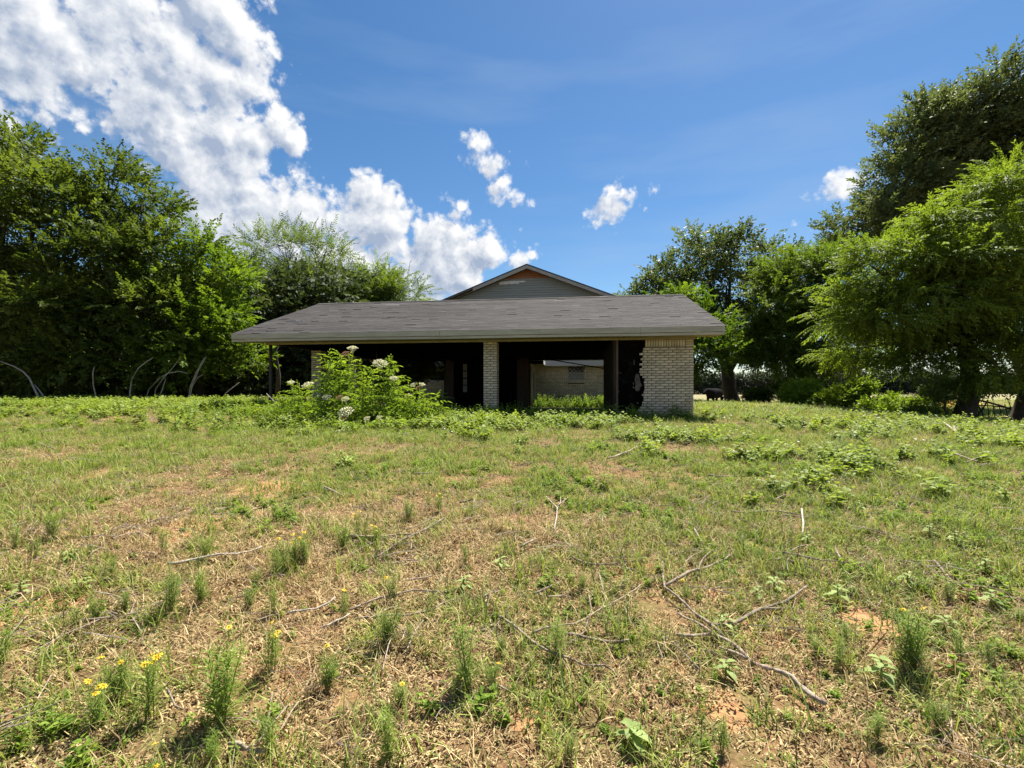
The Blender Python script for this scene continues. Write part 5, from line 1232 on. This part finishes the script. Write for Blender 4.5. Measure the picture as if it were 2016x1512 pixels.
branch('straight pale stick lying near the feathery weeds', [([(328,1121),(400,1111),(467,1102),(515,1085)], 5, 3)], 'stickpale')
branch('pale stick leaning towards a yellow-flowered weed', [([(565,1226),(620,1210),(660,1192)], 4, 4)], 'stickpale')
branch('short pale stick beside the forked thin sticks', [([(632,1253),(665,1236),(690,1222)], 3, 3)], 'stickpale')
branch('bleached forked twigs standing up in the grass', [([(1090,1055),(1096,1035),(1098,1012),(1088,998),(1075,983)], 3, 1.6), ([(1098,1014),(1104,995),(1103,978)], 2.2, 1.4), ([(1099,1006),(1108,998),(1118,984)], 2, 1.4)], 'stickpale')
small = [[(950,1190),(985,1165)],[(1025,1088),(1054,1070)],[(1130,1115),(1180,1122),(1257,1118)],[(1210,1128),(1262,1135)],[(1840,1120),(1870,1150),(1902,1172)],[(1395,945),(1442,942)],[(1195,908),(1240,893),(1255,887)],[(1210,895),(1262,905)],[(1900,917),(1975,895)],[(1880,900),(1945,922)],
         [(640,970),(672,982)],[(905,1000),(932,992),(930,1020)],[(450,1493),(525,1501)],[(330,1378),(345,1408),(362,1413)],[(980,1370),(1000,1380)],[(1440,1015),(1570,1020)],[(1180,1145),(1195,1205)],[(1230,1210),(1245,1245)],[(800,1158),(850,1145)],[(1050,1180),(1105,1160)],[(1540,1100),(1600,1110),(1690,1125)],[(1645,1095),(1660,1122)],[(815,942),(850,940)],[(75,878),(105,888)],[(1365,1050),(1385,1085)],[(560,1142),(530,1140)]]
for s in small: branch('short dead stick lying loose in the grass', [(s, 4, 2.5)], 'stick', 'dead_stick', 'short dead sticks in the grass')
branch('chalk-white upright stick in the green patch', [([(1580,1066),(1582,1040),(1579,1014)], 4, 3.5)], 'stickpale')
branch('bleached forked stick at the edge of the tree shade', [([(1858,838),(1875,850),(1892,860)], 3.5, 3), ([(1887,858),(1876,842)], 3, 2)], 'stickpale')
branch('thick lichen-covered chunk of branch lying among the weeds', [([(450,1490),(470,1491),(492,1497),(522,1500)], 8, 5), ([(490,1497),(505,1488)], 5, 4)])

# bare canes standing and bending along the wood edge
def canes(label, lines, D, group=None):
    bx, by = lines[0][0][0]; x = (bx-CX)/F*D; base = Vector((x, D, gzs(x, D))); m = MB(); dz = base.z - at(bx, by, D).z; g = random.Random(int(bx)); m.tone = g.random()
    for (pl, w0, w1) in lines:
        q = []
        n = len(pl)
        for j, (a, b) in enumerate(pl):
            p = at(a, b, D); q.append(p - base + Vector((0, .02*j, dz*(1 - j/(n-1)) - (.1 if j == 0 else 0))))
        m.tube(q, [(w0 + (w1-w0)*j/(n-1))/F*D*.5 for j in range(n)], 6)
    o = m.build('bare_cane', M['cane'], None, True, base); tag(o, label, 'cane', group)
canes('long pale cane bowed over to the left at the wood edge', [([(82,818),(74,800),(65,780),(55,757),(42,740),(22,725),(-6,711)], 4, 2.2)], 17.5)
canes('short leaning cane beside the long bowed one', [([(95,812),(82,785),(66,757)], 3, 1.8)], 17.6)
canes('upright crooked cane with a leaf tuft at the wood edge', [([(191,806),(187,785),(182,765),(180,738),(182,722)], 2.6, 1.6)], 18)
canes('single cane arching up to the right', [([(257,802),(255,780),(258,752),(270,728),(285,714),(297,704)], 3, 1.5)], 18.2)
canes('clump of thin canes with one bent over flat', [([(285,798),(292,772),(310,750),(328,737),(350,732),(367,735)], 2.2, 1.5), ([(302,798),(306,770),(318,750),(338,725),(352,705)], 2, 1.2), ([(306,798),(318,772),(325,745)], 2, 1.2)], 18.4)
canes('sheaf of upright canes near the carport corner', [([(370,798),(374,765),(385,735),(400,705)], 2.6, 1.4), ([(372,798),(377,765),(390,730),(404,702)], 2.4, 1.4), ([(376,800),(376,770),(388,745),(398,737)], 2.2, 1.4)], 18.6)
canes('thin slanting cane between the canes and the carport', [([(427,786),(445,770),(470,753)], 2, 1.2)], 18.6)
canes('pale cane leaning across the foot of the steel post', [([(562,812),(545,792),(523,775)], 2.4, 1.6)], 12.9)
